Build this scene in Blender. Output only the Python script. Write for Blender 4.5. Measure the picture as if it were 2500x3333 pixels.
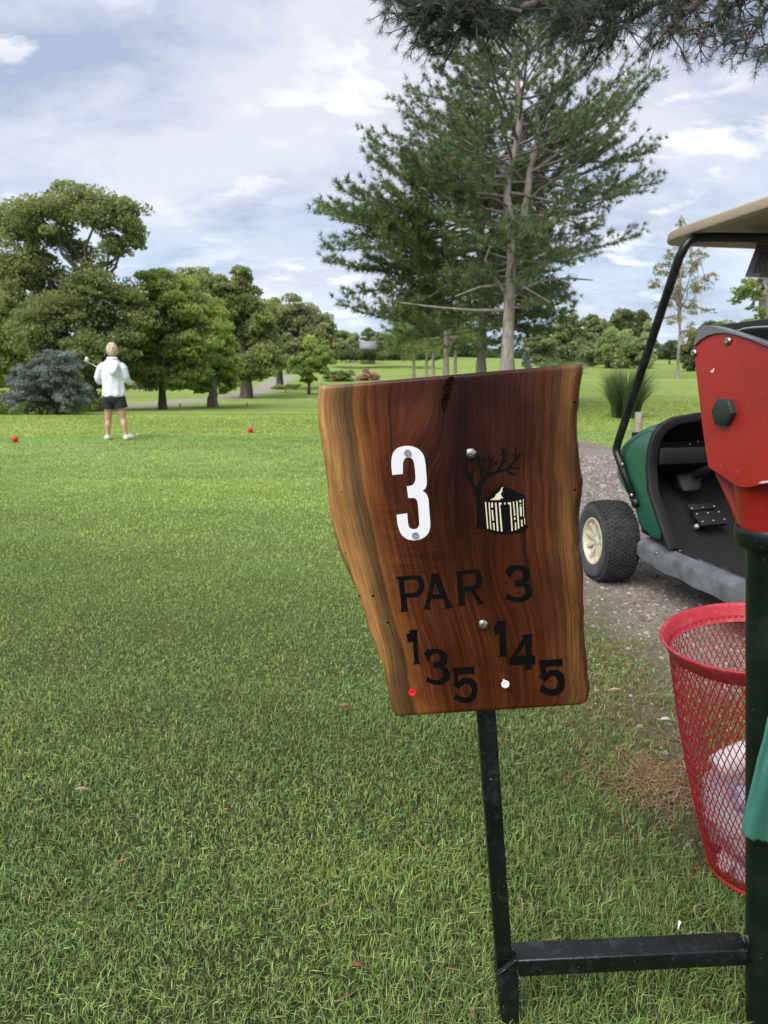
import bpy, bmesh, math, random
import numpy as np
from mathutils import Vector, Matrix
random.seed(7); RNG=np.random.default_rng(7)
SC=bpy.context.scene
for o in list(bpy.data.objects): bpy.data.objects.remove(o)
# ---------------------------------------------------------------- camera
F=2330.0; PITCH=math.radians(12.3); H=1.3
cam_d=bpy.data.cameras.new('camera'); cam=bpy.data.objects.new('camera',cam_d)
SC.collection.objects.link(cam); SC.camera=cam
cam_d.sensor_fit='VERTICAL'; cam_d.sensor_height=36.0; cam_d.lens=36.0*F/3333.0
cam.location=(0,0,H); cam.rotation_euler=(math.pi/2-PITCH,0,0)
cam_d.clip_start=0.05; cam_d.clip_end=6000
cam_d.dof.use_dof=True; cam_d.dof.focus_distance=1.16; cam_d.dof.aperture_fstop=10.0
SC.render.resolution_x=768; SC.render.resolution_y=1024
# ---------------------------------------------------------------- light
SUN_EL=math.radians(48); SUN_AZ=math.radians(215)   # compass azimuth from +y clockwise: behind the camera, to the left
vs=SC.view_settings; vs.view_transform='Standard'; vs.look='None'; vs.exposure=0.82; vs.gamma=1
w=bpy.data.worlds.new('World'); SC.world=w; w.use_nodes=True
nt=w.node_tree; nt.nodes.clear()
def N(nt,t,**k):
    n=nt.nodes.new(t)
    for a,b in k.items():
        if a=='inp':
            for i,v in b.items(): n.inputs[i].default_value=v
        else: setattr(n,a,b)
    return n
def L(nt,a,b): nt.links.new(a,b)
def ramp(nt,stops,interp='LINEAR'):
    r=nt.nodes.new('ShaderNodeValToRGB'); r.color_ramp.interpolation=interp
    e=r.color_ramp.elements
    while len(e)>1: e.remove(e[-1])
    for i,(p,c) in enumerate(stops):
        if not hasattr(c,'__len__'): c=(c,c,c)
        x=e[0] if i==0 else e.new(p)
        x.position=p; x.color=(c[0],c[1],c[2],1)
    return r
def mixc(nt,fac,a,b,mode='MIX'):
    m=nt.nodes.new('ShaderNodeMix'); m.data_type='RGBA'; m.blend_type=mode
    for sock,v in ((m.inputs[0],fac),(m.inputs[6],a),(m.inputs[7],b)):
        if hasattr(v,'links'): nt.links.new(v,sock)
        elif hasattr(v,'__len__'): sock.default_value=(v[0],v[1],v[2],1)
        else: sock.default_value=v
    return m.outputs[2]
def math_(nt,op,a,b=None,c=None,clamp=False):
    m=nt.nodes.new('ShaderNodeMath'); m.operation=op; m.use_clamp=clamp
    for i,v in enumerate((a,b,c)):
        if v is None: continue
        if hasattr(v,'links'): nt.links.new(v,m.inputs[i])
        else: m.inputs[i].default_value=v
    return m.outputs[0]
sky=N(nt,'ShaderNodeTexSky'); sky.sky_type='NISHITA'; sky.sun_disc=False
sky.sun_elevation=SUN_EL; sky.sun_rotation=SUN_AZ; sky.dust_density=2.0; sky.air_density=1.2
tc=N(nt,'ShaderNodeTexCoord'); sx=N(nt,'ShaderNodeSeparateXYZ'); L(nt,tc.outputs['Generated'],sx.inputs[0])
zc=math_(nt,'MAXIMUM',sx.outputs[2],0.0); zd=math_(nt,'ADD',zc,0.30)
px_=math_(nt,'DIVIDE',sx.outputs[0],zd); py_=math_(nt,'DIVIDE',sx.outputs[1],zd)
cb=N(nt,'ShaderNodeCombineXYZ'); L(nt,px_,cb.inputs[0]); L(nt,py_,cb.inputs[1])
mp=N(nt,'ShaderNodeMapping',inp={1:(3.1,1.7,0.4),2:(0,0,math.radians(-14)),3:(1.25,1.75,1.0)}); L(nt,cb.outputs[0],mp.inputs[0])
n1=N(nt,'ShaderNodeTexNoise',inp={'Scale':1.55,'Detail':10.0,'Roughness':0.62,'Distortion':0.2}); L(nt,mp.outputs[0],n1.inputs['Vector'])
n2=N(nt,'ShaderNodeTexNoise',inp={'Scale':4.2,'Detail':9.0,'Roughness':0.55,'Distortion':0.3}); L(nt,mp.outputs[0],n2.inputs['Vector'])
n3=N(nt,'ShaderNodeTexNoise',inp={'Scale':0.75,'Detail':3.0,'Roughness':0.5}); L(nt,mp.outputs[0],n3.inputs['Vector'])
# cloud brightness 7..9 (times strength 0.1), blue-grey hollows
base=ramp(nt,[(0.36,(2.6,3.05,4.1)),(0.44,(3.4,3.8,4.75)),(0.50,(3.9,4.2,4.95)),(0.60,(4.6,4.75,5.3))]); L(nt,n1.outputs[0],base.inputs[0])
puff=ramp(nt,[(0.535,0.0),(0.62,0.95)]); L(nt,n2.outputs[0],puff.inputs[0])
gate=ramp(nt,[(0.40,0.0),(0.52,1.0)]); L(nt,n3.outputs[0],gate.inputs[0])
pf=math_(nt,'MULTIPLY',puff.outputs[0],gate.outputs[0])
c1=mixc(nt,pf,base.outputs[0],(6.2,6.25,6.4))
# clear pale blue near the horizon shows through
hz=ramp(nt,[(0.0,0.85),(0.06,0.62),(0.16,0.22),(0.30,0.0)]); L(nt,sx.outputs[2],hz.inputs[0])
skyb=mixc(nt,1.0,sky.outputs[0],(2.0,2.0,2.0),'MULTIPLY')
blu=mixc(nt,0.85,skyb,(3.6,4.8,6.2))
n4=N(nt,'ShaderNodeTexNoise',inp={'Scale':2.0,'Detail':5.0}); 
mp4=N(nt,'ShaderNodeMapping',inp={3:(1.0,1.0,7.0)}); L(nt,tc.outputs['Generated'],mp4.inputs[0]); L(nt,mp4.outputs[0],n4.inputs['Vector'])
g4=ramp(nt,[(0.38,1.0),(0.62,0.25)]); L(nt,n4.outputs[0],g4.inputs[0])
hf=math_(nt,'MULTIPLY',hz.outputs[0],g4.outputs[0])
c2=mixc(nt,hf,c1,blu)
bg=N(nt,'ShaderNodeBackground'); bg.inputs[1].default_value=0.1; L(nt,c2,bg.inputs[0])
ow=N(nt,'ShaderNodeOutputWorld'); L(nt,bg.outputs[0],ow.inputs[0])
sun_d=bpy.data.lights.new('sun','SUN'); sun_d.energy=2.3; sun_d.angle=math.radians(45); sun_d.color=(1.0,0.95,0.86)
sun=bpy.data.objects.new('sun',sun_d); SC.collection.objects.link(sun)
sdir=Vector((math.sin(SUN_AZ)*math.cos(SUN_EL),math.cos(SUN_AZ)*math.cos(SUN_EL),math.sin(SUN_EL)))
sun.rotation_euler=sdir.to_track_quat('Z','Y').to_euler()
# ---------------------------------------------------------------- geometry of the view: turns a photo point + depth into a place
CP,SP=math.cos(PITCH),math.sin(PITCH)
def ray(px,py):
    u=(px-1250)/F; v=(py-1666.5)/F
    return np.array([u,CP-v*SP,-(SP+v*CP)])
def at(px,py,Y):
    D=ray(px,py); return np.array([0,0,H])+D*(Y/D[1])
def on_plane(px,py,n,d):
    n=np.array(n,float); D=ray(px,py); C=np.array([0,0,H]); return C+D*((d-n@C)/(n@D))
LP_Y=[-50,0,12,17,19.5,23,32,45,60,75,100,150,200,260,400,5000]
LP_Z=[0,0,-.11,-.16,-.28,-.58,-.95,-1.25,-1.3,-1.2,-.95,-.4,.55,.85,.3,0]
RP_Z=[0,0,-.03,0.0,.03,.1,.27,.36,.40,.40,.30,0,-.2,-.3,-.3,0]
def gz(x,y):
    x=np.asarray(x,float); y=np.asarray(y,float)
    wgt=np.clip((x/np.maximum(y,1)-.10)/.16,0,1); wgt=wgt*wgt*(3-2*wgt)
    z=np.interp(y,LP_Y,LP_Z)*(1-wgt)+np.interp(y,LP_Y,RP_Z)*wgt
    z=z+.05*np.clip(y/40,0,1)*np.sin(x*.11+1.0)*np.cos(y*.07)+.006*np.sin(x*2.1)*np.cos(y*1.7)*np.clip(y/4,0,1)
    return z
def ghit(px,py):
    D=ray(px,py); t=.5
    for i in range(20000):
        P=np.array([0,0,H])+D*t
        if P[2]<=gz(P[0],P[1]): return P
        t*=1.0012
    return P
# ---------------------------------------------------------------- mesh helpers
def link(o,parent=None):
    SC.collection.objects.link(o)
    if parent is not None: o.parent=parent
    return o
def tag(o,label=None,cat=None,group=None,kind=None):
    if label: o['label']=label
    if cat: o['category']=cat
    if group: o['group']=group
    if kind: o['kind']=kind
    return o
def empty(name,loc=(0,0,0)):
    o=bpy.data.objects.new(name,None); o.empty_display_size=.1; link(o); o.location=Vector([float(a) for a in loc]); return o
def mesh_np(name,V,Fs,mat,parent=None,cols=None,smooth=False,uv=None):
    """V (n,3); Fs list of (m,k) int arrays; world coordinates; a parent Empty has only a location"""
    V=np.asarray(V,np.float32).copy()
    if parent is not None:
        off=np.zeros(3); q=parent
        while q is not None: off+=np.array(q.location); q=q.parent
        V-=off.astype(np.float32)
    if not isinstance(Fs,list): Fs=[Fs]
    Fs=[np.asarray(f,np.int32) for f in Fs if len(f)]
    me=bpy.data.meshes.new(name)
    me.vertices.add(len(V)); me.vertices.foreach_set('co',V.ravel())
    li=np.concatenate([f.ravel() for f in Fs]); tot=np.concatenate([np.full(len(f),f.shape[1],np.int32) for f in Fs])
    st=np.concatenate([[0],np.cumsum(tot)[:-1]]).astype(np.int32)
    me.loops.add(len(li)); me.loops.foreach_set('vertex_index',li)
    me.polygons.add(len(tot)); me.polygons.foreach_set('loop_start',st); me.polygons.foreach_set('loop_total',tot)
    if smooth: me.polygons.foreach_set('use_smooth',np.ones(len(tot),bool))
    me.update(calc_edges=True); me.validate()
    if cols is not None:
        a=me.color_attributes.new('Col','FLOAT_COLOR','POINT'); c=np.ones((len(V),4),np.float32); c[:,:3]=cols; a.data.foreach_set('color',c.ravel())
    if uv is not None:
        u=me.uv_layers.new(name='UVMap'); u.data.foreach_set('uv',np.asarray(uv,np.float32)[li].ravel())
    if mat: me.materials.append(mat)
    o=bpy.data.objects.new(name,me); link(o,parent); return o
class MB:
    def __init__(s): s.V=[]; s.F={}; s.n=0
    def add(s,V,Fs):
        V=np.asarray(V,float).reshape(-1,3); s.V.append(V)
        for f in Fs:
            f=tuple(int(i)+s.n for i in f); s.F.setdefault(len(f),[]).append(f)
        s.n+=len(V); return s
    def tube(s,P,R,seg=8,cap=True,flat=1.0):
        P=np.asarray(P,float); n=len(P); R=np.broadcast_to(np.asarray(R,float),(n,))
        V=[];prev=None
        for i in range(n):
            t=P[min(i+1,n-1)]-P[max(i-1,0)]; t=t/(np.linalg.norm(t)+1e-9)
            if prev is None:
                a=np.array([0,0,1.]) if abs(t[2])<.9 else np.array([0,1.,0]); u=np.cross(t,a)
            else: u=prev-t*(prev@t)
            u/=np.linalg.norm(u)+1e-9; prev=u; v=np.cross(t,u)
            for k in range(seg):
                a=2*math.pi*(k+.5)/seg; V.append(P[i]+R[i]*(math.cos(a)*u+flat*math.sin(a)*v))
        Fs=[(i*seg+k,i*seg+(k+1)%seg,(i+1)*seg+(k+1)%seg,(i+1)*seg+k) for i in range(n-1) for k in range(seg)]
        if cap:
            Fs.append(tuple(range(seg-1,-1,-1))); Fs.append(tuple((n-1)*seg+k for k in range(seg)))
        return s.add(V,Fs)
    def lathe(s,prof,O=(0,0,0),axis=(0,0,1),seg=24,cap=True):
        O=np.asarray(O,float); A=np.asarray(axis,float); A=A/np.linalg.norm(A)
        a=np.array([1.,0,0]) if abs(A[0])<.9 else np.array([0,1.,0]); U=np.cross(A,a); U/=np.linalg.norm(U); W=np.cross(A,U)
        V=[O+A*h+r*(math.cos(2*math.pi*k/seg)*U+math.sin(2*math.pi*k/seg)*W) for r,h in prof for k in range(seg)]
        n=len(prof); Fs=[(i*seg+k,i*seg+(k+1)%seg,(i+1)*seg+(k+1)%seg,(i+1)*seg+k) for i in range(n-1) for k in range(seg)]
        if cap: Fs.append(tuple(range(seg-1,-1,-1))); Fs.append(tuple((n-1)*seg+k for k in range(seg)))
        return s.add(V,Fs)
    def prism(s,P,D):
        P=np.asarray(P,float); n=len(P); D=np.asarray(D,float)
        return s.add(np.vstack([P,P+D]),[tuple(range(n)),tuple(range(2*n-1,n-1,-1))]+[(i,i+n,(i+1)%n+n,(i+1)%n) for i in range(n)])
    def box(s,c,X,Y,Z):
        c,X,Y,Z=[np.asarray(a,float) for a in (c,X,Y,Z)]
        return s.prism([c-X-Y-Z,c+X-Y-Z,c+X+Y-Z,c-X+Y-Z],2*Z)
    def grid(s,G):
        G=np.asarray(G,float); a,b=G.shape[:2]
        return s.add(G.reshape(-1,3),[(i*b+j,i*b+j+1,(i+1)*b+j+1,(i+1)*b+j) for i in range(a-1) for j in range(b-1)])
    def build(s,name,mat,parent=None,smooth=False,bevel=0,solid=0,sub=0,auto=None):
        o=mesh_np(name,np.vstack(s.V),[np.array(v) for v in s.F.values()],mat,parent,smooth=smooth)
        bm=bmesh.new(); bm.from_mesh(o.data); bmesh.ops.recalc_face_normals(bm,faces=bm.faces); bm.to_mesh(o.data); bm.free()
        if solid: m=o.modifiers.new('solid','SOLIDIFY'); m.thickness=solid; m.offset=0
        if bevel: m=o.modifiers.new('bevel','BEVEL'); m.width=bevel; m.segments=2; m.limit_method='ANGLE'; m.angle_limit=math.radians(35)
        if sub: m=o.modifiers.new('sub','SUBSURF'); m.levels=sub; m.render_levels=sub
        if smooth and auto is not None:
            for e in o.data.edges: pass
            o.data.set_sharp_from_angle(angle=math.radians(auto))
        return o
def circ(n,r): return [(r*math.cos(2*math.pi*k/n),r*math.sin(2*math.pi*k/n)) for k in range(n)]
# ---------------------------------------------------------------- materials
def mat(name,col,rough=.6,metal=0,col2=None,scale=20,bump=0,bscale=60,coat=0,spec=None,detail=5,stops=(.35,.65),attr=False,stretch=None):
    m=bpy.data.materials.new(name); m.use_nodes=True; t=m.node_tree; b=t.nodes['Principled BSDF']
    b.inputs['Base Color'].default_value=(*col,1); b.inputs['Roughness'].default_value=rough; b.inputs['Metallic'].default_value=metal
    if coat: b.inputs['Coat Weight'].default_value=coat; b.inputs['Coat Roughness'].default_value=.12
    if spec is not None: b.inputs['Specular IOR Level'].default_value=spec
    tcn=N(t,'ShaderNodeTexCoord'); vec=tcn.outputs['Object']
    if stretch:
        mpn=N(t,'ShaderNodeMapping'); mpn.inputs[3].default_value=stretch; L(t,vec,mpn.inputs[0]); vec=mpn.outputs[0]
    if col2 is not None:
        n=N(t,'ShaderNodeTexNoise',inp={'Scale':scale,'Detail':detail,'Roughness':.6}); L(t,vec,n.inputs['Vector'])
        r=ramp(t,[(stops[0],col),(stops[1],col2)]); L(t,n.outputs[0],r.inputs[0]); L(t,r.outputs[0],b.inputs['Base Color'])
    if bump:
        n=N(t,'ShaderNodeTexNoise',inp={'Scale':bscale,'Detail':6.0}); L(t,vec,n.inputs['Vector'])
        bp=N(t,'ShaderNodeBump',inp={'Strength':bump,'Distance':.01}); L(t,n.outputs[0],bp.inputs['Height']); L(t,bp.outputs[0],b.inputs['Normal'])
    return m
def leafmat(name,trans=.35,rough=.55,tint=(1,1,1)):
    m=bpy.data.materials.new(name); m.use_nodes=True; t=m.node_tree; b=t.nodes['Principled BSDF']; out=t.nodes['Material Output']
    a=N(t,'ShaderNodeAttribute'); a.attribute_name='Col'
    c=mixc(t,1.0,a.outputs['Color'],tint,'MULTIPLY')
    L(t,c,b.inputs['Base Color']); b.inputs['Roughness'].default_value=rough; b.inputs['Specular IOR Level'].default_value=.3
    tr=N(t,'ShaderNodeBsdfTranslucent'); c2=mixc(t,1.0,c,(1.1,1.1,.72),'MULTIPLY'); L(t,c2,tr.inputs[0])
    mx=N(t,'ShaderNodeMixShader'); mx.inputs[0].default_value=trans; L(t,b.outputs[0],mx.inputs[1]); L(t,tr.outputs[0],mx.inputs[2]); L(t,mx.outputs[0],out.inputs[0])
    return m
M_leaf=leafmat('foliage',.5); M_needle=leafmat('needles',.15); M_grass=leafmat('grass_blades',.3,.36); M_straw=leafmat('fallen_needles',.1,.7)
M_bark=mat('bark_grey',(.13,.105,.09),.9,col2=(.26,.23,.21),scale=9,bump=.9,bscale=14,stretch=(1,1,.35))
M_barkp=mat('bark_pine',(.17,.14,.125),.9,col2=(.36,.32,.30),scale=7,bump=1,bscale=10,stretch=(1,1,.5))
M_barkd=mat('bark_dark',(.05,.042,.036),.9,col2=(.12,.10,.085),scale=9,bump=.8,bscale=14,stretch=(1,1,.35))
M_blkpaint=mat('black_green_paint',(.003,.005,.005),.3,col2=(.03,.036,.038),scale=38,bump=.15,bscale=90,detail=9,stops=(.53,.80))
M_grnpost=mat('dark_green_paint',(.0015,.005,.0042),.22,col2=(.003,.010,.0075),scale=9,bump=.05,bscale=60)
M_black=mat('black_plastic',(.006,.006,.0065),.6,bump=.25,bscale=300)
M_blackd=mat('black_recess',(.006,.006,.007),.7)
M_mat=mat('rubber_mat',(.005,.005,.005),.85,col2=(.03,.027,.023),scale=35,bump=.5,bscale=250,stops=(.55,.85))
M_red=mat('washer_red',(.36,.014,.011),.42,col2=(.29,.012,.010),scale=6,bump=.06,bscale=500,coat=.15)
M_redb=mat('basket_red',(.42,.018,.030),.42,col2=(.30,.03,.035),scale=26,bump=.1,bscale=150,stops=(.45,.7))
M_redrim=mat('basket_rim_red',(.50,.022,.040),.4,col2=(.42,.14,.13),scale=30,bump=.15,bscale=120,stops=(.5,.72),detail=8)
M_chrome=mat('bolt_metal',(.55,.52,.44),.32,metal=1,col2=(.30,.28,.22),scale=300)
M_screw=mat('screw_zinc',(.42,.45,.45),.5,metal=.8,col2=(.22,.25,.25),scale=400,bump=.4,bscale=600)
M_letter=mat('black_lettering',(.002,.0022,.002),.5,spec=.15)
def speck(m,c,sc,th):
    t=m.node_tree; b=t.nodes['Principled BSDF']; src=b.inputs['Base Color'].links[0].from_socket; g=N(t,'ShaderNodeTexCoord')
    n=N(t,'ShaderNodeTexNoise',inp={'Scale':sc,'Detail':3.0,'Roughness':.7}); L(t,g.outputs['Object'],n.inputs['Vector']); r=ramp(t,[(th,0.0),(th+.015,1.0)]); L(t,n.outputs[0],r.inputs[0])
    L(t,mixc(t,r.outputs[0],src,c),b.inputs['Base Color'])
    n=N(t,'ShaderNodeTexNoise',inp={'Scale':9.0,'Detail':6.0}); L(t,g.outputs['Object'],n.inputs['Vector']); r=ramp(t,[(.3,.28),(.7,.55)]); L(t,n.outputs[0],r.inputs[0]); L(t,r.outputs[0],b.inputs['Roughness'])
M_white=mat('white_enamel',(.80,.82,.86),.35,bump=.02)
M_cream=mat('cream_paint',(.75,.70,.50),.5,bump=.1,bscale=300)
M_cart=mat('cart_green',(.006,.075,.046),.18,col2=(.008,.090,.055),scale=4,coat=.6)
M_sill=mat('sill_grey',(.075,.080,.092),.45,col2=(.15,.158,.175),scale=11,bump=.2,bscale=60,detail=7)
M_roofc=mat('canopy_beige',(.44,.35,.25),.5,col2=(.38,.30,.21),scale=6,bump=.1,bscale=200)
M_tyre=mat('tyre_black',(.014,.014,.016),.75,col2=(.035,.034,.036),scale=22,bump=.5,bscale=90)
M_side=mat('tyre_sidewall',(.035,.04,.048),.55,col2=(.07,.078,.09),scale=9)
M_rim=mat('wheel_cream',(.62,.58,.44),.4,col2=(.50,.46,.35),scale=9)
speck(M_red,(.50,.22,.20),95,.715); speck(M_blkpaint,(.22,.23,.24),140,.70); speck(M_redb,(.30,.12,.10),70,.66); speck(M_cart,(.06,.16,.12),60,.70); speck(M_grnpost,(.10,.12,.11),120,.71)
def wood_mat(flat=True):
    m=bpy.data.materials.new('walnut'); m.use_nodes=True; t=m.node_tree; b=t.nodes['Principled BSDF']
    uv=N(t,'ShaderNodeUVMap'); s=N(t,'ShaderNodeSeparateXYZ'); L(t,uv.outputs[0],s.inputs[0])
    g,v=s.outputs[0],s.outputs[1]
    def noise(gs,vs,det=4,ro=.55,off=0.):
        a=math_(t,'MULTIPLY',g,gs); c=math_(t,'MULTIPLY_ADD',v,vs,off); cbn=N(t,'ShaderNodeCombineXYZ'); L(t,a,cbn.inputs[0]); L(t,c,cbn.inputs[1])
        n=N(t,'ShaderNodeTexNoise',inp={'Scale':1.0,'Detail':det,'Roughness':ro}); L(t,cbn.outputs[0],n.inputs['Vector']); return n.outputs[0]
    wob=noise(6,2,3,.5,3.)
    gg=math_(t,'MULTIPLY_ADD',math_(t,'SUBTRACT',wob,.5),.05,g)
    base=ramp(t,[(0.0,(.40,.215,.078)),(.045,(.36,.180,.060)),(.075,(.21,.108,.040)),(.100,(.120,.066,.028)),(.135,(.095,.052,.022)),(.15,(.19,.072,.022)),(.23,(.10,.028,.010)),(.36,(.046,.012,.006)),(.5,(.018,.004,.0025)),(.64,(.027,.0065,.0035)),(.76,(.055,.015,.007)),(.865,(.085,.028,.011)),(.893,(.068,.033,.013)),(.915,(.150,.062,.020)),(.945,(.155,.072,.026)),(.968,(.10,.042,.016)),(.985,(.085,.032,.014)),(1.0,(.06,.020,.010))])
    L(t,gg,base.inputs[0])
    # lower half of the plank is more orange than the top
    top=ramp(t,[(.30,0.0),(.75,1.0)]); L(t,math_(t,'MULTIPLY_ADD',noise(2.0,2.0,3),.3,math_(t,'SUBTRACT',v,.15)),top.inputs[0])
    mid=ramp(t,[(.20,0.0),(.36,1.0),(.72,1.0),(.88,0.0)]); L(t,gg,mid.inputs[0])
    fm=math_(t,'MULTIPLY',top.outputs[0],mid.outputs[0]); 
    warm=mixc(t,math_(t,'MULTIPLY',fm,.75),base.outputs[0],(.072,.019,.0055))
    f1=ramp(t,[(.30,.50),(.5,.96),(.70,1.40)]); L(t,noise(55,1.6,5,.6),f1.inputs[0])
    f2=ramp(t,[(.32,.6),(.52,1.0),(.72,1.3)]); L(t,noise(230,6,4,.6,9.),f2.inputs[0])
    f3=ramp(t,[(.30,1.0),(.36,.45),(.40,1.0)]); L(t,noise(26,.9,2,.5,5.),f3.inputs[0])
    fg=noise(3.5,2.6,5,.6,21.); fr=ramp(t,[(.34,.55),(.5,1.0),(.66,1.5)]); L(t,fg,fr.inputs[0]); c=mixc(t,1.0,warm,f1.outputs[0],'MULTIPLY'); c=mixc(t,.85,c,fr.outputs[0],'MULTIPLY'); c=mixc(t,1.0,c,f2.outputs[0],'MULTIPLY'); c=mixc(t,.7,c,f3.outputs[0],'MULTIPLY')
    # curly figure across the grain, on the left
    cu=noise(7,60,3,.5,1.); cr=ramp(t,[(.40,.72),(.6,1.35)]); L(t,cu,cr.inputs[0])
    cm=ramp(t,[(.14,0.0),(.24,1.0),(.42,.6),(.52,0.0)]); L(t,gg,cm.inputs[0])
    vm=ramp(t,[(.30,0.0),(.42,1.0),(.62,1.0),(.72,0.0)]); L(t,v,vm.inputs[0])
    c=mixc(t,math_(t,'MULTIPLY',math_(t,'MULTIPLY',cm.outputs[0],vm.outputs[0]),.6),c,mixc(t,1.0,c,cr.outputs[0],'MULTIPLY'))
    L(t,c,b.inputs['Base Color'])
    b.inputs['Roughness'].default_value=.30; b.inputs['Coat Weight'].default_value=.0; b.inputs['Specular IOR Level'].default_value=.22
    bp=N(t,'ShaderNodeBump',inp={'Strength':.12,'Distance':.002}); L(t,noise(230,6,4,.6,9.),bp.inputs['Height']); L(t,bp.outputs[0],b.inputs['Normal'])
    return m
M_wood=wood_mat()
# ---------------------------------------------------------------- ground
def poly_mask(x,y,poly,feather):
    """signed feathered inside mask of polygon (world xy)"""
    x=np.asarray(x); y=np.asarray(y); ins=np.zeros(x.shape,bool); d=np.full(x.shape,1e9); n=len(poly)
    for i in range(n):
        x1,y1=poly[i][:2]; x2,y2=poly[(i+1)%n][:2]
        cnd=((y1>y)!=(y2>y))&(x<(x2-x1)*(y-y1)/((y2-y1)+1e-12)+x1); ins^=cnd
        dx,dy=x2-x1,y2-y1; tt=np.clip(((x-x1)*dx+(y-y1)*dy)/(dx*dx+dy*dy+1e-12),0,1)
        d=np.minimum(d,np.hypot(x-x1-tt*dx,y-y1-tt*dy))
    sd=np.where(ins,d,-d); return np.clip(.5+sd/(2*feather),0,1)
def line_mask(x,y,pts,wid,feather):
    d=np.full(np.shape(x),1e9)
    for (x1,y1),(x2,y2) in zip(pts[:-1],pts[1:]):
        dx,dy=x2-x1,y2-y1; tt=np.clip(((x-x1)*dx+(y-y1)*dy)/(dx*dx+dy*dy),0,1); d=np.minimum(d,np.hypot(x-x1-tt*dx,y-y1-tt*dy))
    return np.clip(.5+(wid-d)/(2*feather),0,1)
def wn(x,y,f,seed=0):
    r=np.random.default_rng(seed); s=0; 
    for k in range(7):
        a=r.uniform(0,6.28); p=r.uniform(0,6.28); ff=f*(1+.6*k); s=s+np.sin((np.cos(a)*x+np.sin(a)*y)*ff+p)/(1+.5*k)
    return s/3.2
gpoly=[ghit(*p)[:2] for p in [(1860,1950),(1930,1990),(2010,2060),(2110,2105),(2200,2200),(2300,2260),(2500,2330),(2900,2400)]]+[np.array(p) for p in [(4.5,1.6),(6.5,4.5),(6.0,9.0)]]+[ghit(*p)[:2] for p in [(2200,1470),(2010,1462),(1900,1436),(1750,1440),(1500,1470),(1500,1700),(1750,1880)]]
wornpoly=[ghit(*p)[:2] for p in [(1890,1960),(1900,2200),(1960,2400),(2080,2650),(2200,2800),(2330,2860),(2600,2700),(2500,2300),(2200,2100),(2000,1980)]]
pathL=[ghit(*p)[:2] for p in [(180,1330),(430,1324),(600,1304),(760,1292),(860,1268),(905,1240),(935,1222)]]
def masks(x,y):
    nx=wn(x,y,5.0,1)*.10+wn(x,y,17.,2)*.05
    gm=poly_mask(x+nx,y+nx*.7,gpoly,.22)
    wm=poly_mask(x+nx,y-nx,wornpoly,.35)*np.clip(.72+.65*wn(x,y,6.5,3),0,1)
    far=line_mask(x+.3*nx,y,pathL,1.15,.35)
    return gm,wm,far
xs=np.concatenate([-np.geomspace(3000,6,60),np.linspace(-5.8,7.8,230),np.geomspace(8,3000,60)])
ys=np.concatenate([np.linspace(-40,-1,12),np.linspace(-.8,9,170),np.geomspace(9.1,90,200),np.geomspace(92,4000,60)])
X,Yg=np.meshgrid(xs,ys); gm,wm,fm=masks(X,Yg)
Z=gz(X,Yg)+.006*wn(X,Yg,23,5)*gm-.012*gm*0
G=np.stack([X,Yg,Z],-1).reshape(-1,3); a_,b_=X.shape
idx=np.arange(a_*b_).reshape(a_,b_); Fq=np.stack([idx[:-1,:-1],idx[:-1,1:],idx[1:,1:],idx[1:,:-1]],-1).reshape(-1,4)
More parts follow.
